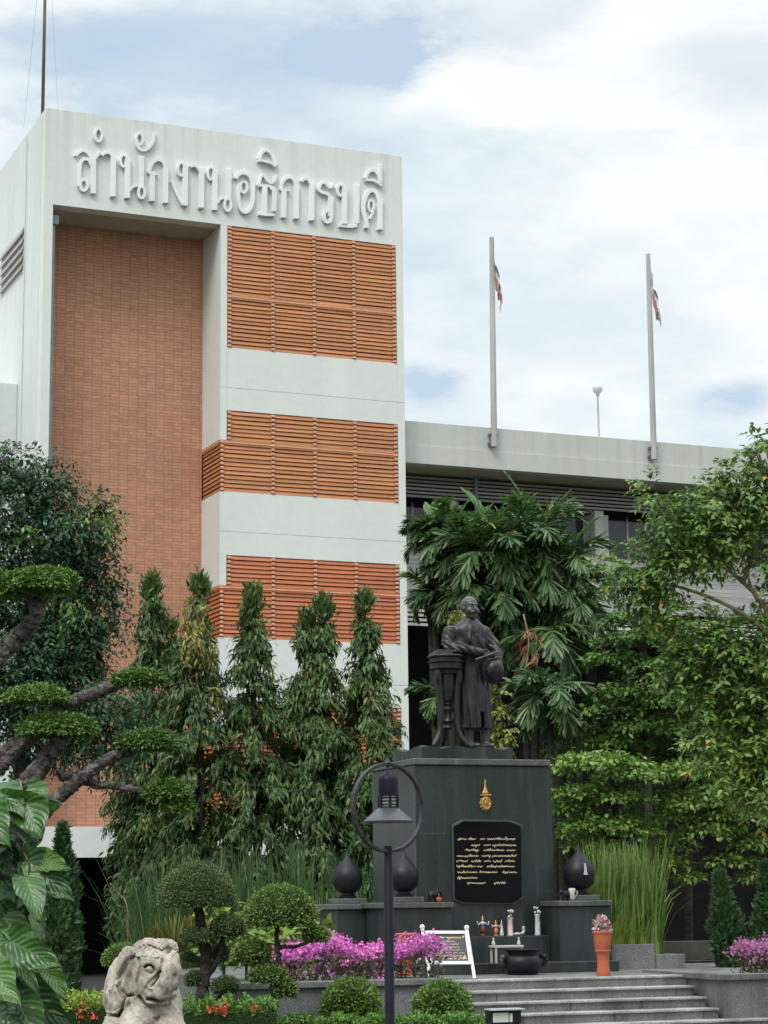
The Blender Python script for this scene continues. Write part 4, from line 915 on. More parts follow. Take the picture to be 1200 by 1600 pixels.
# ------------------------------------------------------------------ sandstone elephant
DE = 20.0; ke = m_per_px(DE)/7.0588          # metres per zoom pixel of the close-up
EC = G(235, DE, 0, 1530)
def ex_(x): return (x-600)*ke
def ez_(y): return 1.75+(1403.5-(1440+y/7.0588))*m_per_px(DE)
hx, hz = ex_(640), ez_(440)
def elef(X, Y, Z):
    # frame: x right in the photo, y away from the viewer, z up ; the animal sits facing the viewer, head turned to the right
    d = ell(X, Y, Z, (ex_(570), .30, ez_(980)), (.30, .42, .50)); d = smin(d, ell(X, Y, Z, (ex_(600), .06, ez_(960)), (.265, .26, .33)), .08)   # trunk of the body, chest
    d = smin(d, ell(X, Y, Z, (ex_(330), .34, ez_(830)), (.20, .30, .34)), .10)
    # head
    d = smin(d, ell(X, Y, Z, (hx-.01, -.03, ez_(420)), (.190, .225, .235)), .05)
    d = smin(d, ell(X, Y, Z, (hx-.06, .0, ez_(262)), (.140, .16, .110)), .05); d = smin(d, ell(X, Y, Z, (hx+.105, .01, ez_(262)), (.118, .15, .105)), .045)    # brow domes
    d = smin(d, ell(X, Y, Z, (hx-.03, -.09, ez_(630)), (.165, .17, .16)), .07)
    # trunk comes down the front then curls under to the right
    tr = [(hx+.135, -.15, ez_(370)), (hx+.165, -.25, ez_(480)), (hx+.150, -.29, ez_(600)), (hx+.105, -.27, ez_(700)), (hx+.03, -.235, ez_(745)), (hx-.02, -.20, ez_(720))]
    d = smin(d, chain(X, Y, Z, tr, [.115, .112, .106, .096, .072, .05], .03), .03)
    # mouth fold and lower lip
    d = smin(d, chain(X, Y, Z, [(hx-.10, -.14, ez_(690)), (hx-.03, -.215, ez_(790)), (hx+.08, -.21, ez_(815)), (hx+.17, -.14, ez_(745))], [.045, .05, .05, .03], .03), .02)
    d = smax(d, -chain(X, Y, Z, [(hx-.06, -.255, ez_(748)), (hx+.03, -.29, ez_(772)), (hx+.13, -.26, ez_(755))], [.010, .014, .010], .01), .015)
    # tusk sheath
    d = smin(d, chain(X, Y, Z, [(hx-.06, -.19, ez_(610)), (hx+.02, -.235, ez_(540)), ], [.035, .028], .02), .02)
    # eye with lids
    ec_ = (hx-.045, -.205, ez_(435)); d = smax(d, -ell(X, Y, Z, ec_, (.040, .024, .020), .3), .015)
    d = smin(d, chain(X, Y, Z, [(ec_[0]-.05, ec_[1]+.02, ec_[2]-.02), (ec_[0], ec_[1]+.0, ec_[2]+.035), (ec_[0]+.05, ec_[1]+.015, ec_[2]-.01)], [.010, .012, .010], .01), .01)
    # carved head band with beads
    for k in range(11):
        u = k/10; d = smin(d, ell(X, Y, Z, (hx-.165+.30*u, -.165-.075*math.sin(u*3.0), ez_(315)-.02*math.sin(u*3.1)), (.020, .020, .018)), .008)
    d = smax(d, -ell(X, Y, Z, (hx+.125, -.150, ez_(258)), (.030, .045, .032)), .015)     # broken socket
    # ear : hollow flap on the left
    ear = ell(X, Y, Z, (ex_(395), -.02, ez_(540)), (.135, .06, .285), -.14, 0, .35); ear = smax(ear, -ell(X, Y, Z, (ex_(402), -.085, ez_(560)), (.092, .055, .215), -.14, 0, .35), .015); d = smin(d, ear, .02)
    # saddle cloth over the back, folded
    cl = ell(X, Y, Z, (ex_(325), .30, ez_(760)), (.235, .36, .40)); cl = smax(cl, ez_(935)-Z, .02); cl = smax(cl, X-ex_(400)-.25*np.maximum(Y, 0), .03); cl += .006*np.sin(Z*26-X*30); d = smin(d, cl, .012)
    d = smin(d, chain(X, Y, Z, [(ex_(130), .05, ez_(925)), (ex_(240), -.05, ez_(930)), (ex_(330), -.10, ez_(850)), (ex_(390), -.14, ez_(740))], [.022]*4, .01), .012)
    for k in range(8): d = smin(d, ell(X, Y, Z, (ex_(265)+.0*k, -.06-.01*k, ez_(960+k*32)), (.024, .022, .022)), .006)
    # fore and hind feet
    for (x0, x1) in ((ex_(440), ex_(455)), (ex_(790), ex_(860))):
        d = smin(d, chain(X, Y, Z, [(x0, -.04, ez_(1000)), (x1, -.20, ez_(1110)), (x1, -.22, ez_(1300))], [.15, .125, .12], .05), .03)
    d = smin(d, ell(X, Y, Z, (ex_(200), .1, ez_(1120)), (.12, .28, .17)), .05)
    d += .004*np.sin(X*41+Y*17)*np.sin(Z*37+X*9)
    x2, z2 = X[:, 0, :], Z[:, 0, :]
    def carve(pts, dep, wd):
        o = None
        for i in range(len(pts)-1):
            a = (ex_(pts[i][0]), ez_(pts[i][1])); c = (ex_(pts[i+1][0]), ez_(pts[i+1][1])); dx, dz = c[0]-a[0], c[1]-a[1]
            t_ = np.clip(((x2-a[0])*dx+(z2-a[1])*dz)/(dx*dx+dz*dz+1e-9), 0, 1); q = (x2-a[0]-dx*t_)**2+(z2-a[1]-dz*t_)**2; o = q if o is None else np.minimum(o, q)
        return dep*np.exp(-o/wd**2)
    e2 = 0
    for pts, dep, wd in (([(470, 332), (540, 326), (640, 336), (740, 346)], .012, .007), ([(560, 195), (640, 218), (750, 265)], .012, .008), ([(500, 235), (520, 270)], .014, .008), ([(590, 240), (610, 275), (640, 250)], .014, .008), ([(680, 262), (700, 290)], .014, .008), ([(757, 360), (757, 420), (745, 480)], .034, .013), ([(745, 480), (722, 560), (735, 640)], .014, .013),
        ([(568, 432), (598, 410), (638, 412), (662, 440), (676, 472)], .030, .011), ([(585, 470), (618, 500), (654, 490)], .018, .010), ([(742, 480), (680, 540), (620, 590), (588, 655)], .028, .012), ([(735, 525), (680, 595), (640, 640)], .028, .009),
        ([(600, 768), (660, 766), (740, 790), (800, 790), (862, 758), (920, 715)], .060, .014), ([(505, 735), (560, 800), (620, 842), (700, 866), (770, 850), (802, 822)], .050, .016), ([(505, 345), (520, 420), (500, 500), (482, 600), (488, 700)], .022, .012),
        ([(330, 430), (300, 520), (275, 640), (300, 700)], .05, .016), ([(310, 692), (360, 742), (432, 726)], .05, .014), ([(672, 968), (690, 990), (714, 962)], .034, .010),
        ([(440, 322), (362, 370), (300, 470), (252, 580), (262, 622)], .04, .014), ([(240, 640), (300, 740), (338, 770), (312, 870), (270, 950)], .045, .013), ([(120, 932), (200, 942), (270, 942)], .045, .012), ([(160, 700), (190, 800), (170, 900)], .02, .012), ([(230, 560), (200, 680), (230, 800)], .02, .012),
        ([(800, 230), (830, 260), (812, 292)], .03, .018), ([(520, 232), (545, 210), (570, 232), (555, 255)], .02, .008), ([(600, 215), (680, 240), (745, 270)], .018, .008), ([(835, 560), (850, 640), (820, 720)], .018, .016), ([(900, 520), (905, 620), (880, 720)], .02, .016),
        ([(620, 640), (652, 650)], -.03, .014)):
        e2 = e2+carve(pts, dep, wd)
    fh = (z2 > ez_(325)).astype(float); e2 = e2+fh*.007*(np.sin(x2*150+2*np.sin(z2*60))*np.sin(z2*135+1.5*np.sin(x2*50)))
    d = d+e2[:, None, :]*(Y < .12)
    return smax(d, ez_(1330)-Z, .01)
def xf_el(V): return np.array([EC[0], EC[1], 0])+np.outer(V[:, 0], rth)+np.outer(V[:, 1], fwh)+np.outer(V[:, 2], UPV)
ele = thing('elephant_statue', (EC[0], EC[1], 0.0), 'weathered sandstone elephant statue with carved headband and saddle cloth', 'statue')
sculpt('carved_elephant', elef, (-.75, -.46, ez_(1345)), (.52, .82, ez_(130)), .0092, xf_el, M['elephant_stone'], ele)
zb_ = ez_(1330); b = MB(np.array([[rth[0], fwh[0], 0, EC[0]], [rth[1], fwh[1], 0, EC[1]], [0, 0, 1, 0], [0, 0, 0, 1.0]]))
b.box((-.78, -.5, 0), (.55, .85, zb_-.08)); b.box((-.72, -.44, zb_-.08), (.5, .8, zb_+.01)); b.build('plinth', M['elephant_stone'], ele, bevel=.02)

# ------------------------------------------------------------------ offerings
def small(name, lab, cat, px, pybase, c, z=None, group=None):
    x, zz_ = ML(px, pybase, c); return thing(name, Mw(x, c, zz_ if z is None else z), lab, cat, group), x
k29 = m_per_px(29.5)
ysf = -CW*.30
def dancer(px, h_px, lab, skirt, top, arm):
    r, x = small('dancer_figurine', lab, 'figurine', px, 1462, ysf, ZSH, 'offerings on the altar shelf'); h = h_px*k29; z = ZSH
    b = MB(MT); b.lathe([(.16*h, z), (.17*h, z+.05*h), (.06*h, z+.10*h), (.10*h, z+.16*h), (.15*h, z+.28*h), (.12*h, z+.42*h), (.07*h, z+.5*h)], (x, ysf, 0), 16); b.build('skirt', skirt, r, smooth=True)
    b = MB(MT); b.lathe([(.07*h, z+.495*h), (.12*h, z+.62*h), (.11*h, z+.69*h), (.035*h, z+.71*h), (.035*h, z+.74*h)], (x, ysf, 0), 14, 1, .7)
    for s in (-1, 1): b.tube(catmull([Mw_(x+s*.11*h, ysf, z+.67*h), Mw_(x+s*.26*h, ysf-.02, z+.55*h), Mw_(x+s*(.30 if arm else .2)*h, ysf-.05*h, z+(.72 if arm else .48)*h)], 4), .026*h, 6)
    b.build('torso', top, r, smooth=True)
    b = MB(MT); b.ball((x, ysf, z+.80*h), .062*h, 12, (1, 1, 1.15)); hd = b.build('head', M['skin_paint'], r, smooth=True)
    b = MB(MT); b.lathe([(.066*h, z+.84*h), (.05*h, z+.88*h), (.02*h, z+.93*h), (.003, z+1.0*h)], (x, ysf, 0), 12); b.build('crown', M['gold_emblem'], hd, smooth=True)
def Mw_(x, y, z): return np.array((x, y, z))
dancer(754.5, 31, 'dancer figurine in maroon with pale sash, left end of the altar shelf', M['maroon_cloth'], M['porcelain'], 1)
dancer(775, 24, 'shorter dancer figurine with orange skirt on the altar shelf', M['orange_cloth'], M['skin_paint'], 1)
r, x = small('cone_ornament', 'slim pale cone ornament between orange dancer and pink vase', 'ornament', 784, 1462, ysf, ZSH, 'offerings on the altar shelf')
b = MB(MT); b.lathe([(.03, ZSH), (.028, ZSH+.02), (.018, ZSH+.1), (.008, ZSH+.17), (.002, ZSH+.215)], (x, ysf, 0), 14); b.build('cone', M['teal_vase'], r, smooth=True)
def vase(px, pt, lab, mat, fl):
    r, x = small('flower_vase', lab, 'vase', px, 1462, ysf, ZSH, 'offerings on the altar shelf'); h = (1462-pt)*k29; z = ZSH; hv = h*.72
    b = MB(MT); b.lathe([(.040, z), (.043, z+.02), (.036, z+.12*hv), (.037, z+.5*hv), (.032, z+.8*hv), (.045, z+hv)], (x, ysf, 0), 18); b.build('vase', mat, r, smooth=True, auto=60)
    b = MB(MT)
    for i in range(9): b.ball((x+random.uniform(-.035, .035), ysf+random.uniform(-.03, .03), z+hv+random.uniform(.0, h*.25)), random.uniform(.014, .024), 8, (1, 1, 1))
    b.build('flower_bunch', fl, r, smooth=True)
vase(797.5, 1423, 'slender pink vase with white flowers, centre of the altar shelf', M['pink_vase'], M['porcelain'])
vase(840.5, 1417, 'tall white and teal vase at the right end of the shelf', M['teal_vase'], M['porcelain'])
r, x = small('swan_figurine', 'small white swan figurine right of the pink vase', 'figurine', 812, 1462, ysf, ZSH, 'offerings on the altar shelf')
b = MB(MT); b.ball((x-.035, ysf, ZSH+.022), .055, 12, (1.2, .5, .4)); b.tube(catmull([(x+.03, ysf, ZSH+.02), (x+.065, ysf, ZSH+.06), (x+.05, ysf, ZSH+.10), (x+.062, ysf, ZSH+.118), (x+.085, ysf, ZSH+.105)], 4), np.linspace(.024, .008, 17), 8); b.build('body', M['porcelain'], r, smooth=True)
# incense pot in front of the altar
yu = YPL-.42; xu, zu = ML(816, 1500, yu); ku = m_per_px(29.6+yu)
pot = thing('incense_pot', Mw(xu, yu, ZP), 'wide black glazed incense pot with lug handles before the altar', 'pot')
b = MB(MT); H = (1522-1484)*ku; Rm = 29*ku
b.lathe([(.80*Rm, ZP), (.83*Rm, ZP+.05*H), (.78*Rm, ZP+.08*H), (.95*Rm, ZP+.20*H), (1.03*Rm, ZP+.42*H), (1.0*Rm, ZP+.60*H), (.86*Rm, ZP+.74*H), (.74*Rm, ZP+.80*H), (.76*Rm, ZP+.88*H), (.95*Rm, ZP+.95*H), (.97*Rm, ZP+.99*H), (.93*Rm, ZP+H), (.8*Rm, ZP+.985*H), (.74*Rm, ZP+.90*H)], (xu, yu, 0), 40); b.build('bowl', M['urn_black'], pot, smooth=True, auto=45)
for s in (-1, 1):
    b = MB(MT); zc = ZP+.58*H; b.tube(catmull([(xu+s*.93*Rm, yu, zc+.02), (xu+s*1.14*Rm, yu-.03, zc+.045), (xu+s*1.28*Rm, yu-.05, zc), (xu+s*1.2*Rm, yu-.04, zc-.05), (xu+s*1.0*Rm, yu, zc-.07)], 4), .028, 8); b.ball((xu+s*1.2*Rm, yu-.05, zc+.035), .04, 10); b.build('lug_handle', M['bronze_worn'] if s < 0 else M['urn_black'], pot, smooth=True)
b = MB(MT)
for i in range(14): a = random.random()*6.28; rr_ = random.random()*.5*Rm; b.tube([(xu+rr_*math.cos(a), yu+rr_*math.sin(a), ZP+.9*H), (xu+rr_*1.1*math.cos(a), yu+rr_*1.1*math.sin(a), ZP+H*(1.0+random.random()*.10))], .0035, 5)
b.build('incense_stick', M['rust'], pot)
# white tray with two ornaments behind the pot
yt = YPL+.12; x0, z_ = ML(768, 1481, yt); x1 = ML(814, 1481, yt)[0]; 
tr = thing('offering_table', Mw((x0+x1)/2, yt, ZPL), 'small white offering table with two ornaments behind the incense pot', 'table')
b = MB(MT); b.box((x0, yt-.10, z_), (x1, yt+.10, z_+.030)); b.build('tabletop', M['porcelain'], tr, bevel=.006)
for s in (x0+.03, x1-.03):
    for yy in (-.08, .08): b = MB(MT); b.box((s-.012, yt+yy-.012, ZPL), (s+.012, yt+yy+.012, z_)); b.build('leg', M['porcelain'], tr)
    b = MB(MT); b.lathe([(.022, z_+.03), (.026, z_+.05), (.018, z_+.085), (.008, z_+.10), (.016, z_+.115), (.004, z_+.135)], (s, yt, 0), 12); b.build('ornament', M['porcelain'], tr, smooth=True)
# tall terracotta jars with cut flowers
def jar(px, pyb, yc, lab, flowers):
    x = ML(px, pyb, yc)[0]; k = m_per_px(29.6+yc); r = thing('terracotta_jar', Mw(x, yc, ZP), lab, 'jar', 'terracotta jars beside the steps'); z = ZP
    pr = [(10.5, 0), (11, 1.5), (9.6, 9), (8.7, 20), (9.2, 30), (11.0, 37), (12.3, 38.6), (12.3, 40.4), (11.2, 41.5), (12.4, 47), (13.2, 58), (13.6, 66), (15.2, 67.5), (15.2, 69.5), (13.8, 70.5), (12.8, 68)]
    b = MB(MT); b.lathe([(a*k*1.03, z+h*k*.965) for a, h in pr], (x, yc, 0), 32); b.build('jar_body', M['terracotta'], r, smooth=True, auto=40)
    if flowers:
        n = 420; p = np.stack([rng.normal(0, 6.5*k, n), rng.normal(0, 6.0*k, n), z+rng.uniform(66, 90, n)*k], 1); keep = (p[:, 2]-z) < (92-((np.abs(p[:, 0])/k)/12)**2*14)*k
        W_ = np.stack([Mw(x+a, yc+b_, c) for a, b_, c in p[keep]]); leaves('flower_bunch', W_, nrm(rng.normal(0, 1, (len(W_), 3))+[0, 0, .8]), nrm(rng.normal(0, 1, (len(W_), 3))), .045, .035, M['silver_flower'], r)
    return r
JARS = [(943, 1530, YE+.30, 'tall terracotta jar of silver and pink flowers at the right step edge', True), (634, 1528, YE+.75, 'terracotta jar half hidden by the magenta bougainvillea', False)]
# little figurines on the wing copings
def mini_elephant(px, lab, mat, h, yc, zb, face):
    r, x = small('elephant_figurine', lab, 'figurine', px, 1405, yc, zb, 'elephant figurines on the wings')
    def f(X, Y, Z):
        d = ell(X, Y, Z, (0, 0, .60), (.46, .27, .30)); d = smin(d, ell(X, Y, Z, (.44, 0, .78), (.22, .2, .22)), .06); d = smin(d, chain(X, Y, Z, [(.6, 0, .75), (.74, 0, .5), (.72, 0, .28), (.8, 0, .22)], [.1, .08, .06, .04], .04), .04)
        for a in (-.26, .22):
            for c in (-.14, .14): d = smin(d, cap(X, Y, Z, (a, c, .5), (a, c, .06), .12, .11), .04)
        for c in (-.2, .2): d = smin(d, ell(X, Y, Z, (.36, c, .78), (.13, .05, .2)), .02)
        return smax(d, -Z, .01)
    sculpt('body', f, (-.6, -.4, -.05), (1.0, .4, 1.15), .045, lambda V: np.stack([Mw(x+v[0]*h*face, yc+v[1]*h*face, zb+v[2]*h) for v in V]), mat, r)
mini_elephant(677, 'small black elephant figurine on the left wing coping', M['urn_black'], .17, -CW+.15, ZL1, 1)
mini_elephant(884, 'small black elephant figurine beside the right urn', M['urn_black'], .15, -CW+.1, ZL1, -1)
r, x = small('white_jug', 'small white jug beside the right lotus-bud urn', 'jug', 893, 1403, -CW+.11, ZL1)
b = MB(MT); b.lathe([(.03, ZL1), (.045, ZL1+.04), (.04, ZL1+.10), (.05, ZL1+.16), (.03, ZL1+.17)], (x, -CW+.09, 0), 16); b.tube(catmull([(x+.045, -CW+.09, ZL1+.13), (x+.085, -CW+.09, ZL1+.11), (x+.05, -CW+.09, ZL1+.05)], 4), .008, 6); b.build('body', M['porcelain'], r, smooth=True)
r, x = small('red_candle_cup', 'small red candle cup on the left wing coping', 'candle', 685, 1405, -CW+.12, ZL1)
b = MB(MT); b.lathe([(.03, ZL1), (.038, ZL1+.06), (.034, ZL1+.062), (.028, ZL1+.02)], (x, -CW+.1, 0), 14); b.build('cup', M['terracotta'], r, smooth=True); b = MB(MT); b.lathe([(.012, ZL1+.021), (.012, ZL1+.1), (.003, ZL1+.12)], (x, -CW+.1, 0), 10); b.build('candle', M['maroon_cloth'], r, smooth=True)

# ------------------------------------------------------------------ sign board
ys = YE+.12; top_back = .26
sg = thing('sign_board', Mw(ML(712, 1525, ys)[0], ys, ZP), 'leaning white framed grey sign board of gilt text beside bougainvillea', 'sign')
def sp(px, py, c=0.0):            # point on the leaning board plane
    v = (1527-py)/80.0; x, z = ML(px, py, ys+top_back*v+c); return np.array(Mw(x, ys+top_back*v+c, z))
for (a, c_) in (((741.5, 1529), (729.5, 1453)), ((672, 1527), (660, 1452))):
    b = MB(); b.tube([sp(*a), sp(*c_)], .022, 10); b.ball(sp(c_[0]-.3, c_[1]-3.5), .033, 12); b.build('post', M['white_metal'], sg, smooth=True, auto=60)
def quadbar(mb, P4, th):
    V = [sp(x, y, th-.05) for x, y in P4]+[sp(x, y, .018) for x, y in P4]; mb.add(V, [(0, 3, 2, 1), (4, 5, 6, 7), (0, 1, 5, 4), (1, 2, 6, 5), (2, 3, 7, 6), (3, 0, 4, 7)])
b = MB()
quadbar(b, [(664, 1454), (729, 1454), (730, 1459), (665, 1459)], .03); quadbar(b, [(671, 1501.5), (736.5, 1501.5), (737.3, 1506.5), (672, 1506.5)], .03)
quadbar(b, [(664.3, 1459.2), (669, 1459.2), (675, 1501.3), (670.5, 1501.3)], .03); quadbar(b, [(726, 1459.2), (730.5, 1459.2), (736.3, 1501.3), (732, 1501.3)], .03); b.build('frame', M['white_metal'], sg)
b = MB(); quadbar(b, [(668.5, 1459), (726.5, 1459), (732.5, 1501.6), (674.5, 1501.6)], .05)
b2 = b; V = b2.v; panel = b.build('panel', M['sign_panel'], sg); pass
SP = lambda x, y: (640+x/8.571, 1440+y/8.571)
b = MB(); fnp = lambda x, y, c: sp(*SP(x, y), c)
script_strokes(b, [(305, 465, 215), (490, 690, 215)], fnp, -.004, 20, 9, 9); script_strokes(b, [(430, 610, 265), (350, 655, 302), (340, 665, 343), (365, 455, 380), (470, 690, 380), (340, 640, 420), (660, 735, 420), (345, 720, 458)], fnp, -.004, 12, 4.5, 10); script_strokes(b, [(445, 480, 495), (505, 580, 497), (600, 625, 495), (650, 700, 495)], fnp, -.004, 16, 8, 12)
for (x0, y0, s) in ((275, 195, 1), (715, 195, -1)): script_strokes(b, [(x0-12, x0+14, y0), (x0-10, x0+8, y0+16)], fnp, -.004, 8, 12, 3)
for q in ((735, 480, 18), (740, 455, 9), (720, 495, 14), (760, 492, 10)):
    V = [fnp(q[0]+q[2]*math.cos(a), q[1]+q[2]*math.sin(a), -.006) for a in np.linspace(0, 2*PI, 9)[:-1]]; b.add(V, [tuple(range(8))])
lt = b.build('gilt_text', M['gold'], panel)

# ------------------------------------------------------------------ floodlight on the steps
yf = YE-TREAD*3.75; zf = ZP-RISE*4; x0, x1 = ML(765, 1585, yf)[0], ML(815, 1585, yf)[0]; ztop = ML(790, 1576, yf)[1]
fl = thing('floodlight', Mw((x0+x1)/2, yf, zf), 'black floodlight with pale glass standing on the lower steps', 'lamp')
b = MB(MT); b.box((x0, yf, zf+.03), (x1, yf+.16, ztop-.02)); b.build('housing', M['urn_black'], fl, bevel=.015)
b = MB(MT); b.box((x0-.005, yf-.06, ztop-.019), (x1+.02, yf+.16, ztop)); b.build('visor', M['alu'], fl, bevel=.004)
b = MB(MT); b.box((x0+.04, yf-.012, zf+.05), (x0+.24, yf-.001, ztop-.045)); b.box((x0+.25, yf-.012, zf+.05), (x1-.12, yf-.001, ztop-.055)); b.build('glass', M['lamp_glass'], fl, bevel=.01)
for xx in (x0+.03, x1-.05): b = MB(MT); b.box((xx, yf+.03, zf), (xx+.03, yf+.1, zf+.032)); b.build('foot', M['urn_black'], fl)

# ------------------------------------------------------------------ street lamp in the foreground
DL = 17.6; kl = m_per_px(DL); LC = G(608, DL, 0, 1500); zc_ = float(P(607, 1262, DL)[2])
la = thing('street_lamp', LC, 'navy garden lamp whose cone shade hangs inside a big ring', 'lamp')
def lw(px, py, c=0.0): return P(px, py, DL+c)
b = MB(); b.lathe([(.085, 0), (.085, .03), (.05, .05), (.0400, .08), (.0400, 2.0), (.033, 2.01), (.033, float(lw(607, 1322)[2]))], (LC[0], LC[1], 0), 20); b.build('pole', M['lamp_blue'], la, smooth=True, auto=40)
# ring: a circle standing in a vertical plane turned a little away from the viewer
Rr = 67*kl; ra = math.acos(min(1, 54.5/68)); hd = rth*math.cos(ra)+fwh*math.sin(ra); cR = lw(606.5, 1262)
def ring_tube(r0, r1):
    mb = MB(); n = 64; V = []; Fc = []
    pr = [(-.5, -1), (.5, -1), (.5, 1), (-.5, 1)]
    nv = np.cross(hd, UPV)
    for i in range(n):
        a = 2*PI*i/n; e = hd*math.cos(a)+UPV*math.sin(a)
        for (u, v) in pr: V.append(cR+e*(Rr+u*.027)+nv*v*.022)
    for i in range(n):
        for j in range(4): Fc.append((i*4+j, i*4+(j+1) % 4, ((i+1) % n)*4+(j+1) % 4, ((i+1) % n)*4+j))
    mb.add(V, Fc); return mb
ring_tube(0, 0).build('ring', M['lamp_ring'], la, bevel=.004)
hc = cR; HX_, HY_ = hc[0], hc[1]
def lz(py): return float(lw(605, py)[2])
b = MB(); b.tube([(HX_, HY_, lz(1209)), (HX_, HY_, lz(1196))], .014, 8); b.lathe([(.022, lz(1195)), (.028, lz(1192)), (.014, lz(1187)), (.010, lz(1184))], (HX_, HY_, 0), 12); b.build('hanger', M['lamp_ring'], la, smooth=True, auto=40)
hr = 15.6*kl
b = MB(); b.lathe([(hr, lz(1242)), (hr, lz(1220)), (hr*.93, lz(1215)), (hr*.72, lz(1211)), (hr*.4, lz(1209)), (.01, lz(1208.4))], (HX_, HY_, 0), 28); b.build('cap', M['lamp_blue'], la, smooth=True, auto=60)
b = MB(); b.lathe([(hr*.86, lz(1262)), (hr*.86, lz(1241.8))], (HX_, HY_, 0), 28); lg = b.build('lamp_glass', M['lamp_glass'], la, smooth=True, auto=40)
b = MB()
for y in (1242.8, 1246.8, 1251.8, 1257, 1261.4): b.lathe([(hr*.9, lz(y)-.004), (hr*1.02, lz(y)-.004), (hr*1.02, lz(y)+.005), (hr*.9, lz(y)+.005)], (HX_, HY_, 0), 28)
for k in range(6):
    a = k*PI/3+.35; c, s = math.cos(a), math.sin(a); b.tube([(HX_+hr*.97*c, HY_+hr*.97*s, lz(1262)), (HX_+hr*.97*c, HY_+hr*.97*s, lz(1242))], .010, 6)
b.build('cage', M['lamp_blue'], la)
b = MB(); b.lathe([(39*kl, lz(1285)), (39.3*kl, lz(1283)), (hr*1.02, lz(1262.6)), (hr*.9, lz(1262)), (hr*.85, lz(1264)), (38*kl, lz(1284.6))], (HX_, HY_, 0), 40); b.build('cone_shade', M['lamp_shade'], la, smooth=True, auto=40)
# ------------------------------------------------------------------ foliage
def leaves(name, Pp, A, N, L, Wd, mat, parent, fold=.18, droop=.10, base=None, extra=None):
    Pp = np.asarray(Pp, float); n = len(Pp); A = nrm(np.asarray(A, float)); S = nrm(np.cross(A, N)); Nn = np.cross(S, A)
    L = np.broadcast_to(np.asarray(L, float), (n,))*rng.uniform(.72, 1.2, n); Wd = np.broadcast_to(np.asarray(Wd, float), (n,))*rng.uniform(.8, 1.15, n)
    T = np.array([(0, 0, 0), (-.5, .42, fold), (.5, .42, fold), (0, .5, 0.02), (0, 1.0, -droop)])
    V = Pp[:, None, :]+A[:, None, :]*(T[None, :, 1, None]*L[:, None, None])+S[:, None, :]*(T[None, :, 0, None]*Wd[:, None, None])+Nn[:, None, :]*(T[None, :, 2, None]*np.where(T[None, :, 2, None] > 0, Wd[:, None, None], L[:, None, None]))
    Q = np.array([(0, 3, 4, 1), (0, 2, 4, 3)])[None]+np.arange(n)[:, None, None]*5
    V = V.reshape(-1, 3); Q = Q.reshape(-1, 4)
    if extra is not None: Q = np.concatenate([Q, extra[1]+len(V)]); V = np.concatenate([V, extra[0]])
    return link(name, np_mesh(name, V-root_loc(parent), Q), mat, parent)
def clump_twigs(cl, per_m2, tw_len, m, grav=.15, shell=(.5, 1.0), flat=1.0):
    """cl: rows (x,y,z,rx,ry,rz). returns leaf position, leaf axis, leaf normal"""
    PP, AA, NN = [], [], []
    for (x, y, z, rx, ry, rz) in cl:
        n = max(3, int(per_m2*4*PI*((rx*ry+rx*rz+ry*rz)/3))); u = nrm(rng.normal(0, 1, (n, 3))); s = rng.uniform(*shell, n)[:, None]
        o = np.array([x, y, z])+u*np.array([rx, ry, rz])*s; d = nrm(u*[1, 1, flat]+rng.normal(0, .45, (n, 3))+[0, 0, -grav])
        side = nrm(np.cross(d, [0, 0, 1.0]+rng.normal(0, .3, (n, 3))))
        for k in range(m):
            tt = (k+rng.uniform(.2, .8, n))/m; p = o+d*(tt*tw_len)[:, None]+np.array([0, 0, -1])*(tt**2*tw_len*grav*.8)[:, None]
            a = nrm(d*.55+side*(1 if k % 2 else -1)*rng.uniform(.5, 1.0, n)[:, None]+rng.normal(0, .25, (n, 3))+[0, 0, -grav*.8]); PP.append(p); AA.append(a)
            NN.append(nrm(np.array([0, 0, 1.0])+rng.normal(0, .32, (n, 3))+u*.5))
    return np.concatenate(PP), np.concatenate(AA), np.concatenate(NN)
def cl_px(items, d):
    """clumps given as (px, py, radius_px_x, radius_px_z, depth offset)"""
    o = []
    for it in items:
        px, py, rx, rz = it[:4]; dd = d+(it[4] if len(it) > 4 else 0); k = m_per_px(dd); p = P(px, py, dd); o.append((p[0], p[1], p[2], rx*k, max(rx, rz)*k*.9, rz*k))
    return o
def limb(mb, pts_px, d, r0, r1, n=9, wob=.0):
    pts = catmull([P(q[0], q[1], d+(q[2] if len(q) > 2 else 0)) for q in pts_px], 5); m = len(pts)
    if wob:
        pts = catmull(pts, 3); m = len(pts)
    pts = pts+rng.normal(0, wob*.6, pts.shape); rad = np.linspace(r0, r1, m)*(1+rng.normal(0, .05 if wob else 0, m))
    v0 = len(mb.v); mb.tube(pts, rad, n+4 if wob else n)
    if wob:
        va = np.array(mb.v[v0:]); va = va+rng.normal(0, wob*.55, va.shape); mb.v[v0:] = [tuple(q) for q in va]
    return pts

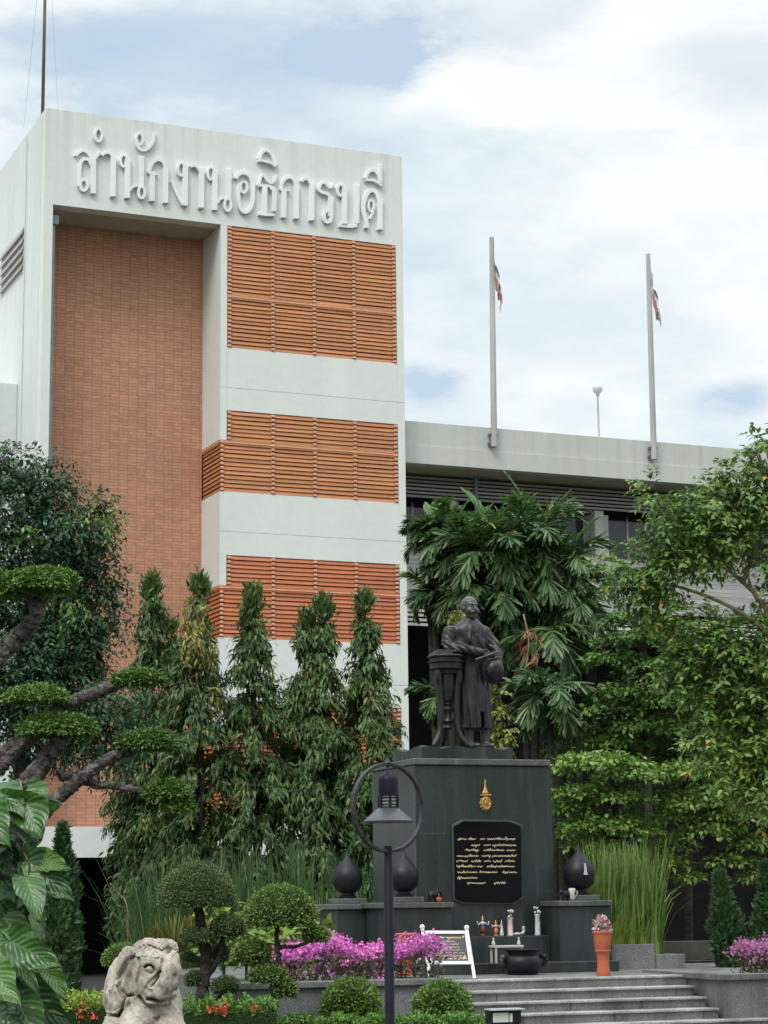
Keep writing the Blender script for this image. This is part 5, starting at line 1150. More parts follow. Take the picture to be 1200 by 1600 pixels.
# mast trees in front of the tower
def mast_tree(px, ytop, d, wmax, lab, odd=0.0, lean=0, seed=0, sparse=1.0, twin=None):
    k = m_per_px(d); base = G(px, d); top = P(px+lean, ytop, d); H = top[2]
    r = thing('mast_tree', base, lab, 'tree', 'mast trees before the tower')
    b = MB(); pts = catmull([base-[0, 0, .1], base*.6+top*.4+[.04, 0, 0], base*.15+top*.85, top-[0, 0, .15]], 6); b.tube(pts, np.linspace(.10, .015, len(pts)), 8)
    PP, AA, NN = [], [], []; R = wmax*k; rr = np.random.default_rng(100+seed)
    tops = [(0, 1.0)]+([(twin[0]*k, twin[1])] if twin else [])
    for (ox, hs) in tops:
        Ht = H*hs; nb = int(250*sparse*(1 if ox == 0 else .6))
        for i in range(nb):
            u = rr.random()**.85; z = .9+(Ht-.95)*u
            prof = 1.20*R*min(1.0, (1-u)*1.85+.03)*(.85+.3*rr.random())*(1 if u < .93 else .8)
            if u < .12: prof *= .75
            a = rr.random()*6.283; dirh = np.array([math.cos(a), math.sin(a), 0])
            if math.sin(a*2+z*2.1+seed)*math.sin(z*1.6-a+seed*2.3) > .62 and u < .9: continue
            ctr = base+(top-base)*(z/H); ctr = np.array([ctr[0], ctr[1], z])+rth*ox*min(1, u*1.5); L = prof*(.75+.5*rr.random())
            if L > .25: b.tube([ctr+[0, 0, .06], ctr+dirh*L*.5+[0, 0, .02], ctr+dirh*L-[0, 0, L*.45]], [.012, .009, .004], 4)
            nl = int(52*(.42+L/R)); tt = rr.uniform(.12, 1.0, nl)**.6
            p = ctr+dirh*(L*tt)[:, None]+np.array([0, 0, -1])*(L*.5*tt**2)[:, None]+rr.normal(0, .075, (nl, 3))
            ax_ = nrm(dirh*rr.uniform(.1, .75, nl)[:, None]+np.array([0, 0, -1.0])*rr.uniform(.5, 1.1, nl)[:, None]+rr.normal(0, .33, (nl, 3)))
            if u > .95: ax_ = nrm(ax_+[0, 0, 1.5])
            PP.append(p); AA.append(ax_); NN.append(nrm(dirh+rr.normal(0, .55, (nl, 3))+[0, 0, .5]))
    b.build('trunk', M['bark_dark'], r, smooth=True)
    PP, AA, NN = map(np.concatenate, (PP, AA, NN))
    leaves('crown', PP, AA, NN, .19, .054, M['lf_mast'], r, .25, .12)
    return r
mast_tree(240, 903, 43.0, 50, 'pointed mast tree against the brick panel, leftmost of its row', seed=1, lean=-3, twin=(30, .90))
mt2 = mast_tree(314, 898, 42.2, 50, 'thin gappy mast tree with yellowed top and bare mid trunk', seed=2, lean=-3, sparse=.70)
mast_tree(400, 916, 42.6, 62, 'pointed mast tree rising left of the middle louvre bay', seed=3, lean=-6)
mast_tree(490, 938, 42.8, 58, 'blunt double-topped mast tree, fourth along the row', seed=4, lean=16, twin=(-26, .97))
mast_tree(580, 930, 43.0, 56, 'mast tree nearest the right tower corner behind the lamp', seed=5, lean=-10, twin=None)
# yellowed upper spray of the thin tree
cl = cl_px([(306, 965, 13, 34, -.5), (318, 1010, 14, 20, -.5), (302, 1000, 9, 25, -.5), (338, 1085, 8, 12, -.6)], 42.2); a_ = clump_twigs(cl, 30, .2, 5, .7); leaves('yellow_spray', *a_, .2, .045, leafmat('yellowed_mast_leaf', (.13, .14, .035), (.40, .36, .11), None, 0, .25), mt2)

# big dark tree on the far left
dt = thing('shade_tree', G(20, 36.5), 'big dark drooping-leaved tree at far left before the brick panel', 'tree')
cl = cl_px([(-30, 740, 50, 45), (30, 725, 36, 32), (70, 745, 34, 34), (20, 790, 60, 50), (90, 790, 30, 30), (118, 830, 38, 34, -.4), (150, 800, 30, 26, -.5), (60, 850, 66, 50), (140, 850, 34, 24), (100, 900, 60, 40), (165, 900, 24, 22), (30, 930, 60, 50, .4), (120, 950, 56, 40), (165, 965, 22, 28), (90, 1000, 62, 50), (20, 1010, 60, 60), (140, 1010, 30, 30), (60, 1070, 70, 50), (120, 1075, 46, 46), (15, 1130, 50, 50, .5), (85, 1140, 50, 40, .5), (180, 1100, 40, 42, -.5), (205, 1130, 28, 30), (150, 1150, 40, 40), (-40, 880, 50, 60), (-45, 1050, 50, 70)], 36.0)
a_ = clump_twigs(cl, 58, .40, 9, .42, (.45, 1.02)); leaves('crown', *a_, .12, .050, M['lf_blue'], dt, .2, .15)
cl = cl_px([(158, 790, 20, 14, -.7), (165, 808, 20, 12, -.7), (100, 930, 18, 16, -.9), (75, 835, 26, 8, -.9)], 36); a_ = clump_twigs(cl, 26, .40, 9, .4); leaves('fresh_spray', *a_, .125, .048, M['lf_right'], dt, .2, .15)
b = MB(); base = G(20, 36.5); b.tube(catmull([base-[0, 0, .1], base+[.1, 0, 2.2], P(40, 1000, 36.4), P(60, 850, 36.3), P(40, 745, 36.3)], 5), np.linspace(.22, .04, 21), 10)
for q in ((P(45, 960, 36.4), P(110, 900, 36.2), P(165, 905, 36)), (P(55, 880, 36.3), P(110, 820, 36), P(150, 800, 35.6)), (P(40, 1010, 36.4), P(110, 1000, 36.1), P(160, 1030, 36)), (P(40, 1010, 36.4), P(-20, 900, 36.2), P(-40, 800, 36))): b.tube(catmull(q, 6), np.linspace(.08, .02, 13), 7)
b.build('trunk', M['bark_dark'], dt, smooth=True)

# cloud-pruned tree
DC = 14.2; ct = thing('cloud_pruned_tree', G(-30, DC), 'cloud-pruned tree with rough grey limbs and flat green pads', 'tree')
b = MB()
limb(b, [(-36, 1610), (-34, 1480), (-30, 1370), (-10, 1290), (30, 1240)], DC, .13, .10, 12, .010)
limb(b, [(26, 1246), (52, 1215), (78, 1178), (98, 1150), (112, 1118)], DC, .078, .038, 10, .009)
limb(b, [(30, 1250), (60, 1272), (85, 1252), (120, 1222), (160, 1192), (188, 1178), (215, 1172)], DC-.05, .060, .026, 10, .007)
limb(b, [(92, 1212, .02), (120, 1214, .05), (150, 1226), (185, 1228), (232, 1238), (262, 1238)], DC, .034, .018, 8, .005)
limb(b, [(-34, 1300), (-26, 1230), (-5, 1205), (40, 1160), (90, 1130), (120, 1120)], DC+.12, .05, .03, 9, .007)
limb(b, [(-8, 1185), (30, 1160), (75, 1120), (110, 1098), (150, 1082), (190, 1066), (218, 1058)], DC+.2, .052, .032, 10, .007)
limb(b, [(-40, 1240), (-34, 1130), (-20, 1050), (0, 1022), (38, 985), (58, 955), (48, 925), (46, 905)], DC+.1, .078, .042, 10, .009)
b.build('trunk', M['bark'], ct, smooth=True)
pads = [(62, 903, 58, 22), (18, 912, 44, 20), (92, 900, 30, 14), (0, 918, 34, 18), (-20, 900, 30, 20), (218, 1056, 38, 14), (196, 1058, 20, 12), (242, 1060, 18, 9), (62, 1083, 50, 16), (30, 1085, 22, 12), (92, 1130, 57, 22), (60, 1135, 28, 16), (125, 1132, 26, 15), (237, 1154, 48, 19), (205, 1152, 20, 9), (262, 1232, 36, 17), (278, 1254, 24, 14)]
PP, AA, NN = [], [], []
for (px, py, rx, rz) in pads:
    k = m_per_px(DC); c = P(px, py+rz*.55, DC); n = int(rx*rz*3.6); th = rng.random(n)*6.283; ph = np.arcsin(rng.random(n)**.9)
    rad = rng.uniform(.86, 1.02, n)*(1+.08*np.sin(th*3+px)+.05*np.sin(th*7+py)); u = np.stack([np.cos(th)*np.cos(ph), np.sin(th)*np.cos(ph), np.sin(ph)*1.45-.28], 1); p = c+u*np.array([rx*k, rx*k*.85, rz*k])*rad[:, None]+rng.normal(0, .008, (n, 3))
    PP.append(p); AA.append(nrm(u*[1, 1, .5]+rng.normal(0, .5, (n, 3)))); NN.append(nrm(u+[0, 0, 1.0]+rng.normal(0, .35, (n, 3))))
    m = int(n*.35); th = rng.random(m)*6.283; rad = np.sqrt(rng.random(m)); PP.append(c+np.stack([np.cos(th)*rad*rx*k*.95, np.sin(th)*rad*rx*k*.8, rng.uniform(-.3, .2, m)*rz*k], 1)); AA.append(nrm(rng.normal(0, 1, (m, 3)))); NN.append(nrm(rng.normal(0, .4, (m, 3))+[0, 0, 1]))
leaves('pad_foliage', np.concatenate(PP), np.concatenate(AA), np.concatenate(NN), .029, .017, M['lf_pad'], ct, .15, .1)

# variegated climbing plant in the left corner: big heart-shaped leaves
def pothosmat():
    m, t = nt('variegated_leaf'); uv = t.nodes.new('ShaderNodeUVMap').outputs['UV']; sp_ = t.nodes.new('ShaderNodeSeparateXYZ'); t.links.new(uv, sp_.inputs[0])
    g = t.nodes.new('ShaderNodeNewGeometry'); rnd = g.outputs['Random Per Island']; cm = t.nodes.new('ShaderNodeCombineXYZ')
    ab = madd2(t, sp_.outputs['X'], -.5, 'ADD'); absn = t.nodes.new('ShaderNodeMath'); absn.operation = 'ABSOLUTE'; t.links.new(ab, absn.inputs[0])
    slant = madd2(t, sp_.outputs['Y'], madd2(t, absn.outputs[0], -.75, 'MULTIPLY'), 'ADD')
    t.links.new(madd2(t, slant, 3.2, 'MULTIPLY'), cm.inputs['X']); t.links.new(madd2(t, sp_.outputs['X'], .9, 'MULTIPLY'), cm.inputs['Y']); t.links.new(madd2(t, rnd, 37, 'MULTIPLY'), cm.inputs['Z'])
    n = noise(t, cm.outputs[0], 1.7, 5, .62)
    green = ramp(t, rnd, [(0, (.018, .065, .014)), (.5, (.035, .105, .020)), (1, (.085, .18, .03))])
    col = mixc(t, ramp(t, n, [(.63, 0), (.69, .8)]), green, (.36, .40, .12))
    w_ = t.nodes.new('ShaderNodeTexWave'); w_.wave_type = 'BANDS'; w_.bands_direction = 'X'; w_.inputs['Scale'].default_value = 1.0; w_.inputs['Distortion'].default_value = .4
    cm2 = t.nodes.new('ShaderNodeCombineXYZ'); t.links.new(madd2(t, slant, 2.6, 'MULTIPLY'), cm2.inputs['X']); t.links.new(cm2.outputs[0], w_.inputs['Vector'])
    mid = ramp(t, absn.outputs[0], [(.008, 1), (.03, 0)]); col = mixc(t, madd2(t, mid, .5, 'MULTIPLY'), col, (.16, .26, .08))
    col = mixc(t, 1.0, col, ramp(t, w_.outputs['Fac'], [(.0, (.93, .93, .93)), (.3, (1.03, 1.03, 1.03))]), 'MULTIPLY')
    finish(t, col, .30, .5, 0, w_.outputs['Fac'], .35, .01, trans=.18, coat=.1); return m
def madd2(t, a, b_, op):
    m = t.nodes.new('ShaderNodeMath'); m.operation = op
    for s, v in ((m.inputs[0], a), (m.inputs[1], b_)):
        if isinstance(v, (int, float)): s.default_value = v
        else: t.links.new(v, s)
    return m.outputs[0]
DPo = 12.6
po = thing('variegated_vine', G(-10, DPo), 'variegated climbing vine with big yellow-splashed green leaves at lower left', 'plant')
# (base px, base py, tip px, tip py, width px, tilt)
PL = [(35, 1238, 58, 1298, 84, .2), (2, 1262, 80, 1262, 70, .5), (50, 1285, 44, 1332, 46, .0), (-14, 1300, 22, 1345, 62, .3), (0, 1315, 8, 1378, 40, .4), (44, 1345, 104, 1400, 62, .3), (62, 1340, 96, 1352, 40, .2), (40, 1370, 62, 1426, 52, -.2), (20, 1378, 64, 1436, 58, .1), (8, 1432, 52, 1506, 56, .2), (-12, 1352, 14, 1400, 48, .2), (16, 1470, 80, 1506, 66, .4), (10, 1478, 62, 1540, 40, -.4), (70, 1514, 100, 1550, 42, -.2), (22, 1540, 100, 1600, 78, .35), (-14, 1510, 20, 1560, 60, .3), (-20, 1462, 26, 1490, 56, .1), (-24, 1410, 26, 1448, 60, .3), (-10, 1580, 34, 1625, 60, .3), (30, 1566, 60, 1640, 70, .2), (-30, 1250, 6, 1310, 70, .2), (12, 1415, 40, 1468, 44, -.5), (34, 1400, 24, 1452, 46, .5), (-20, 1540, 6, 1600, 56, -.2), (58, 1425, 62, 1462, 28, .2), (46, 1500, 20, 1520, 34, -.3), (80, 1590, 104, 1640, 50, .2), (0, 1400, -20, 1450, 50, .2), (-6, 1230, 36, 1262, 56, -.6), (52, 1262, 66, 1300, 34, -.5)]
V, Q, UVl = [], [], []; vb = 0; stm = MB()
NU, NV_ = 8, 12
for i, (bx, by, tx_, ty_, wp, tl) in enumerate(PL):
    dd = DPo+random.uniform(-.35, .35)+(.25 if i > 20 else 0); k = m_per_px(dd); B = P(bx, by, dd+.10); T_ = P(tx_, ty_, dd-.12); ax = T_-B; L = np.linalg.norm(ax); ax = ax/L
    vw = nrm(EYE-B); s = nrm(np.cross(ax, vw)); n_ = np.cross(s, ax); n_ = nrm(n_*math.cos(tl)+s*math.sin(tl)+UPV*.25); s = nrm(np.cross(ax, n_)); n_ = np.cross(s, ax); Wd = wp*k
    stm.tube(catmull([B-ax*.0, B-ax*.10-n_*.03+[0, 0, .02], B-ax*.16-n_*.12-[0, 0, .06]], 4), .007, 6)
    for a in range(NV_+1):
        v = a/NV_; wv = (math.sin(PI*min(1, v*.97+.03)**.62))**.75*(1-.18*v)*(1 if v < .93 else .8)
        for c in range(NU+1):
            u = c/NU*2-1; lobes = -.16*L*max(0, abs(u)-.25)*max(0, 1-v*3.2)
            pt = B+ax*(L*v+lobes)+s*(u*wv*Wd*.5)+n_*(.14*Wd*abs(u)**1.4*wv-.24*L*v*v+.018*math.sin(v*14+u*5+i)*abs(u))
            V.append(pt); UVl.append((c/NU, v))
    for a in range(NV_):
        for c in range(NU): o_ = vb+a*(NU+1)+c; Q.append((o_, o_+1, o_+NU+2, o_+NU+1))
    vb += (NU+1)*(NV_+1)
me = np_mesh('leaves', np.array(V)-root_loc(po), np.array(Q), True); uvl = me.uv_layers.new(name='UVMap'); li = np.zeros(len(me.loops), np.int32); me.loops.foreach_get('vertex_index', li); uvl.data.foreach_set('uv', np.array(UVl, np.float32)[li].ravel())
link('leaves', me, pothosmat(), po)
for q in ([(-14, 1640), (-10, 1500), (4, 1400), (8, 1300), (20, 1236)], [(20, 1640), (22, 1560), (14, 1470), (28, 1390), (38, 1345), (36, 1270)], [(-30, 1640), (-28, 1450), (-20, 1300)]):
    stm.tube(catmull([P(a, c, DPo+.32) for a, c in q], 6), .022, 8)
stm.build('stem', simple('vine_stem', (.10, .15, .04), .3, 8, .6), po, smooth=True)
b = MB(); b.tube([G(-25, DPo+.5), P(-25, 1500, DPo+.5), P(-22, 1240, DPo+.5)], [.17, .15, .11], 12); b.build('support_post', M['bark_dark'], po, smooth=True)
cl = cl_px([(-6, 1400, 34, 90, .3), (10, 1560, 40, 60, .3), (-10, 1300, 26, 60, .3)], DPo); a_ = clump_twigs(cl, 60, .12, 4, .3); leaves('inner_leaves', *a_, .12, .075, M['lf_blue'], po, .15, .15)

# palms behind the statue
def palm(px, d, crowns, lab, seed):
    r = thing('palm', G(px, d), lab, 'palm', 'clustering palms behind the statue'); rr = np.random.default_rng(seed); V, Q = [], []; mi = []; tk = MB(); rc = MB()
    for (cx, cy, L, nf, up) in crowns:
        L *= .72; nf += 3
        C = P(cx, cy, d+rr.uniform(-.5, .5)); b0 = np.array([G(px+(cx-px)*.35, d)[0], G(px+(cx-px)*.35, d)[1], -.05]); tk.tube(catmull([b0, b0*.5+C*.5+[.05, 0, 0], C-[0, 0, .5], C], 5), np.linspace(.075, .045, 16), 9)
        for f in range(nf):
            a = 2.399*f+rr.random()*.4; el = up[0]+(up[1]-up[0])*f/max(1, nf-1)+rr.normal(0, .08); dh = np.array([math.cos(a), math.sin(a), 0]); Lf = L*rr.uniform(.85, 1.12)
            new = f >= nf-1 and up[1] > 1.25
            n = 24; pts = [C.copy()]; ang = el; 
            for i in range(n): pts.append(pts[-1]+(dh*math.cos(ang)+UPV*math.sin(ang))*Lf/n); ang -= (.025 if new else .028+.055*i/n)*(1.15 if el < .5 else .9)
            pts = np.array(pts); rc.tube(pts, np.linspace(.016, .005, len(pts)), 5); tg = nrm(np.gradient(pts, axis=0))
            for i in range(2, n+1):
                for s_ in (-1, 1):
                    for q in range(2):
                        p = pts[i]-tg[i]*q*.5*Lf/n; sd = nrm(np.cross(tg[i], UPV)+[1e-4, 0, 0])*s_; nn_ = np.cross(tg[i], sd)*s_
                        fr = i/n; ll = L*.35*(.65+.7*math.sin(PI*min(1, fr*.9+.05)))*rr.uniform(.85, 1.1); ww = .035*rr.uniform(.7, 1.35)*(1.3 if fr > .85 else 1)
                        ad = nrm(sd*(.95-.45*fr)+tg[i]*(.55+.5*fr)+UPV*(.30 if el > .6 else .05)+rr.normal(0, .24, 3)); dk = .10 if new else rr.uniform(.06, .30)
                        if new: ad = nrm(tg[i]+sd*.35)
                        pp = [p]; dr = ad.copy()
                        for j in range(3): dr = nrm(dr+np.array([0, 0, -1.0])*dk); pp.append(pp[-1]+dr*ll/3)
                        sw = nrm(np.cross(ad, nn_+rr.normal(0, .35, 3))); bb = len(V)
                        for j, wj in enumerate((.35, .95, 1.1, .75)): V += [pp[j]+sw*ww*wj*.5*(1), pp[j]-sw*ww*wj*.5+(dr*.04 if j == 3 else 0)]
                        for j in range(3): Q.append((bb+2*j, bb+2*j+1, bb+2*j+3, bb+2*j+2)); mi.append(1 if new or (el > 1.05 and rr.random() < .6) else 0)
    tk.build('trunk', M['palm_trunk'], r, smooth=True)
    fr_ = rc.build('frond_stalks', M['lf_hedge'], r, smooth=True); me = np_mesh('fronds', np.array(V)-root_loc(r), np.array(Q), False, mi); link('fronds', me, [M['lf_palm'], M['lf_palm_new']], r)
palm(690, 38.6, [(708, 850, 1.1, 11, (-.3, 1.5)), (742, 868, 1.3, 11, (-.4, 1.5)), (716, 930, 1.0, 10, (-.6, .8)), (698, 890, .8, 9, (-.4, 1.4)), (676, 838, .85, 9, (-.2, 1.5)), (672, 925, .75, 8, (-.6, 1.2))], 'feathery palm clump left of the statue head beside the tower', 1)
palm(765, 38.0, [(770, 862, 1.4, 12, (-.5, 1.45)), (765, 925, 1.3, 10, (-.7, .6))], 'feathery palm directly behind the statue head', 2)
palm(832, 38.4, [(828, 852, 1.5, 12, (-.45, 1.5)), (842, 905, 1.5, 12, (-.6, .8)), (815, 960, 1.4, 10, (-.8, .4))], 'tallest feathery palm, right of the statue', 3)
palm(890, 37.6, [(882, 885, 1.35, 11, (-.5, 1.3)), (902, 935, 1.25, 10, (-.7, .6)), (860, 985, 1.25, 9, (-.7, .4))], 'feathery palm in front of the wing windows', 4)
palm(858, 35.0, [(858, 1078, 1.15, 10, (-.6, .8))], 'short palm low down between statue and tiered trees', 5)
palm(690, 37.0, [(694, 1085, .8, 8, (-.8, .9))], 'short dark palm low down behind the bronze stand', 6)
wf = thing('withered_frond', P(826, 985, 36.5), 'withered orange-brown palm frond hanging right of the statue', 'frond')
cl = cl_px([(826, 1000, 4, 20), (835, 1026, 4, 12), (815, 1047, 10, 4)], 36.3); a_ = clump_twigs(cl, 40, .16, 4, .9); leaves('leaflets', *a_, .20, .045, M['lf_palm_dead'], wf, .2, .2)
b = MB(); b.tube(catmull([P(818, 960, 36.5), P(826, 1000, 36.4), P(822, 1045, 36.3)], 5), .015, 6); b.build('stalk', M['bark_pale'], wf, smooth=True)
cp = thing('creeper', G(782, 33.5), 'yellow-green creeper hanging behind the statue gown', 'plant')
cl = cl_px([(778, 1085, 8, 16), (783, 1115, 10, 18), (786, 1145, 12, 16), (775, 1160, 12, 10), (792, 1165, 10, 16), (720, 965, 7, 20, 2), (712, 950, 6, 12, 2)], 33.5); a_ = clump_twigs(cl, 60, .15, 6, .6); leaves('foliage', *a_, .10, .055, leafmat('creeper_leaf', (.08, .13, .02), (.26, .30, .06), None, 0, .25), cp)
b = MB(); b.tube(catmull([G(784, 33.7), P(784, 1300, 33.7), P(784, 1150, 33.6), P(779, 1085, 33.6), P(730, 1000, 34.5), P(714, 945, 35.5)], 5), .012, 6); b.build('stem', M['bark_dark'], cp, smooth=True)

# tree on the right
rt = thing('broad_tree', G(1215, 25.5), 'leafy green tree with yellowing leaves leaning in from the right', 'tree')
cl = cl_px([(1190, 700, 24, 26), (1166, 738, 34, 26), (1122, 768, 30, 20), (1180, 770, 40, 40), (1022, 768, 14, 22, -.3), (1064, 794, 24, 12), (1120, 800, 60, 36), (1070, 830, 52, 36), (1172, 838, 40, 26), (1105, 855, 60, 26), (1030, 860, 34, 24), (975, 885, 36, 16), (1000, 905, 40, 22), (1042, 896, 34, 22), (985, 925, 16, 20), (1020, 940, 30, 14), (1200, 872, 26, 24), (1050, 955, 34, 16), (1105, 985, 40, 22), (1150, 1000, 54, 34), (1080, 1005, 44, 26), (1195, 1030, 40, 40), (1120, 1040, 50, 34), (1060, 1040, 34, 22), (1170, 1075, 46, 40), (1110, 1085, 40, 26), (1190, 1130, 40, 40), (1130, 1130, 38, 26), (1160, 1175, 44, 34), (1100, 1165, 28, 18), (1200, 1200, 36, 36), (1130, 1210, 34, 24), (1180, 1240, 30, 26), (1235, 780, 40, 60), (1240, 950, 40, 70), (1240, 1100, 40, 80)], 25.5)
a_ = clump_twigs(cl, 66, .26, 8, .26, (.35, 1.10)); leaves('crown', *a_, .108, .054, M['lf_right'], rt, .2, .12)
b = MB(); base = G(1225, 25.6); b.tube(catmull([base-[0, 0, .1], base+[0, 0, 1.5], P(1228, 1100, 25.6), P(1215, 930, 25.6), P(1205, 800, 25.6), P(1185, 710, 25.6)], 5), np.linspace(.15, .02, 26), 10)
for q in (((1222, 1000), (1185, 935), (1140, 893), (1080, 850), (1040, 800)), ((1222, 1010), (1165, 962), (1100, 930), (1020, 905), (970, 885)), ((1216, 900), (1170, 830), (1110, 780)), ((1226, 1120), (1160, 1100), (1090, 1080)), ((1185, 938), (1172, 915), (1168, 890)), ((1160, 912), (1172, 880), (1180, 850)), ((1226, 1180), (1180, 1180), (1120, 1200))): b.tube(catmull([P(a, c, 25.5) for a, c in q], 5), np.linspace(.034, .010, (len(q)-1)*5+1), 7)
b.build('trunk', M['bark_pale'], rt, smooth=True)

# tiered trees behind the monument
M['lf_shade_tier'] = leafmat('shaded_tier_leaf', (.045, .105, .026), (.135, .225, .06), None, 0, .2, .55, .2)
def tiered(px, d, lab, tiers, seed, mat, base_r=.09):
    r = thing('tiered_tree', G(px, d), lab, 'tree', 'tiered trees behind the monument'); PP, AA, NN = [], [], []; b = MB(); top = min(q[1] for q in tiers); b.tube([G(px, d)-[0, 0, .1], P(px+4, 1300, d), P(px-3, top+20, d)], [base_r, base_r*.8, .025], 9)
    for (cx, cy, rx, rz) in tiers:
        k = m_per_px(d); c = P(cx, cy, d); n = int(rx*k*rx*k*1450+60); th = rng.random(n)*6.283; rad = np.sqrt(rng.uniform(.02, 1, n))*(1+.15*np.sin(th*5+cx))
        z = rz*k*(1-rad**2)*.9-rz*k*.25+rng.normal(0, rz*k*.28, n); p = c+np.stack([np.cos(th)*rad*rx*k, np.sin(th)*rad*rx*k*.9, z], 1); PP.append(p); out = np.stack([np.cos(th), np.sin(th), np.zeros(n)], 1)
        AA.append(nrm(out*.8+rng.normal(0, .5, (n, 3))+[0, 0, -.25])); NN.append(nrm(rng.normal(0, .32, (n, 3))+[0, 0, 1])); h = P(px, min(1330, cy+rx*.18+8), d)
        for a in (rng.random()*6.28, rng.random()*6.28, rng.random()*6.28): b.tube([h, (h+c)*.5-[0, 0, .03], c+np.array([math.cos(a)*rx*k*.7, math.sin(a)*rx*k*.6, -.03])], [.024, .018, .006], 5)
    b.build('trunk', M['bark_dark'], r, smooth=True); leaves('crown', np.concatenate(PP), np.concatenate(AA), np.concatenate(NN), .118, .068, mat, r, .12, .1)
tiered(960, 33.6, 'tiered tree whose light flat tiers stand right behind the pedestal', [(935, 1192, 76, 18), (990, 1212, 66, 15), (905, 1240, 60, 14), (960, 1248, 60, 13), (940, 1290, 70, 16), (900, 1262, 40, 12), (985, 1300, 52, 14), (930, 1318, 44, 12)], 1, M['lf_layer'])
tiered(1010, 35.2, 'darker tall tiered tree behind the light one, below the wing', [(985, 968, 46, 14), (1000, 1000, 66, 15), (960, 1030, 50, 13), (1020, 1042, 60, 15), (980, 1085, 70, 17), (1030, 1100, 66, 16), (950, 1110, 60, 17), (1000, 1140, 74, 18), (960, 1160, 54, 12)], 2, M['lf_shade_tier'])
tiered(1110, 34.0, 'tiered tree at the right with tiers over the flower planter', [(1080, 1205, 70, 16), (1150, 1235, 70, 17), (1095, 1255, 64, 16), (1050, 1278, 40, 13), (1160, 1275, 66, 16), (1110, 1298, 60, 15), (1185, 1320, 50, 15), (1140, 1345, 44, 11), (1190, 1370, 40, 12), (1055, 1348, 26, 12), (1080, 1370, 24, 10)], 3, M['lf_layer'])

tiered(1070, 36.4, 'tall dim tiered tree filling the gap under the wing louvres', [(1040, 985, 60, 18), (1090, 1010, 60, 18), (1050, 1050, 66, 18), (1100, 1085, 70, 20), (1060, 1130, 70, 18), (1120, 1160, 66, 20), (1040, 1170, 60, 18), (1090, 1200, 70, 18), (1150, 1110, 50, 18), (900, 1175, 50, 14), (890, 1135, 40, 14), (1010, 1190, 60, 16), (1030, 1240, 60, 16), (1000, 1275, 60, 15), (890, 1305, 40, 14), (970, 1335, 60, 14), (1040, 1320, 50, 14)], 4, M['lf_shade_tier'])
# cypress-like columns
def cypress(px, ytop, ybot, d, w_px, lab, bend=0):
    r = thing('cypress', G(px, d), lab, 'tree', 'small conifers'); k = m_per_px(d); T = P(px+bend, ytop, d); base = G(px, d); n = 4200; u = rng.random(n); z0 = .15; z = z0+(T[2]-z0)*u; th = rng.random(n)*6.283
    prof = w_px*k*np.minimum(1, (1-u)*2.4+.08)*np.minimum(1, u*6+.45)*(1+.20*np.sin(z*7+th*2)+.14*np.sin(z*17-th*3)); rad = prof*np.sqrt(rng.uniform(.3, 1.25, n)); c = base[None, :2]+(T-base)[None, :2]*(u**1.5)[:, None]
    p = np.stack([c[:, 0]+np.cos(th)*rad, c[:, 1]+np.sin(th)*rad, z], 1); A = nrm(np.stack([np.cos(th)*.6, np.sin(th)*.6, np.full(n, .9)], 1)+rng.normal(0, .4, (n, 3))); leaves('crown', p, A, nrm(np.stack([np.cos(th), np.sin(th), np.zeros(n)], 1)+rng.normal(0, .8, (n, 3))), .115, .05, M['lf_cypress'], r)
    b = MB(); b.tube([base-[0, 0, .1], base*.4+T*.6, T-[0, 0, .1]], [.06, .035, .01], 7); b.build('trunk', M['bark_dark'], r, smooth=True)
cypress(98, 1292, 1530, 30, 24, 'dark green conifer column in front of the dark ground-floor opening')
cypress(84, 1400, 1530, 29, 26, 'squat conifer beside the taller column at left')
cypress(1140, 1366, 1480, 30.6, 20, 'leaning little conifer behind the pink flower planter', -16)
cypress(1196, 1352, 1480, 31, 16, 'conifer at the right picture edge above the planter')

# tall reeds and grasses
def reeds(name, lab, spots, mat, n, w0=.016, spread=.3, lean=.25, cat='reeds'):
    V, Q = [], []; allp = np.array([s[0] for s in spots]); r = thing(name, (allp[:, 0].mean(), allp[:, 1].mean(), allp[:, 2].min()), lab, cat)
    per = n//len(spots)
    for (c, h, sp_) in spots:
        for i in range(per):
            a = random.random()*6.283; q = math.sqrt(random.random())*sp_; o_ = np.array([c[0]+math.cos(a)*q, c[1]+math.sin(a)*q, c[2]]); H = h*random.uniform(.45, 1.15); d = np.array([math.cos(a), math.sin(a), 0])*random.uniform(.0, lean)*(.4+q/sp_)+np.array([random.gauss(0, .05), random.gauss(0, .05), 0])
            s_ = nrm(np.array([math.cos(a+1.57+random.uniform(-1, 1)), math.sin(a+1.57), 0])); bb = len(V); bent = random.random() < .12
            for j in range(5):
                t_ = j/4; z = H*t_*(1 if not bent else 1-.55*max(0, t_-.5)); p = o_+d*H*t_**2*(1.0 if not bent else 2.2)+np.array([0, 0, z]); w_ = w0*(1-.85*t_**1.5); V += [p+s_*w_*.5, p-s_*w_*.5]
            for j in range(4): Q.append((bb+2*j, bb+2*j+1, bb+2*j+3, bb+2*j+2))
    link('blades', np_mesh('blades', np.array(V)-root_loc(r), np.array(Q)), mat, r); return r
xa, xb, xc, z1, z2 = RB
sp_ = [(Mw(a, yq+.45, z1-.05), 1.35, .24) for a in np.linspace(xa+.05, xb-.04, 5)]+[(Mw(xb+.14, yq+.35, z2-.05), 1.5, .16)]
rd = reeds('reed_clump', 'tall bright green reeds growing from the stepped grey planter', sp_, M['reed'], 1050, .032, .2, .20)
sp2 = [(Mw(a, yq+.35, z1-.05), .45, .2) for a in np.linspace(xa+.15, xb-.1, 4)]; 
V0 = reeds('fresh_reeds', 'short yellow-green shoots at the foot of the tall reeds', sp2, M['reed_bright'], 520, .034, .2, .35, 'shoots')
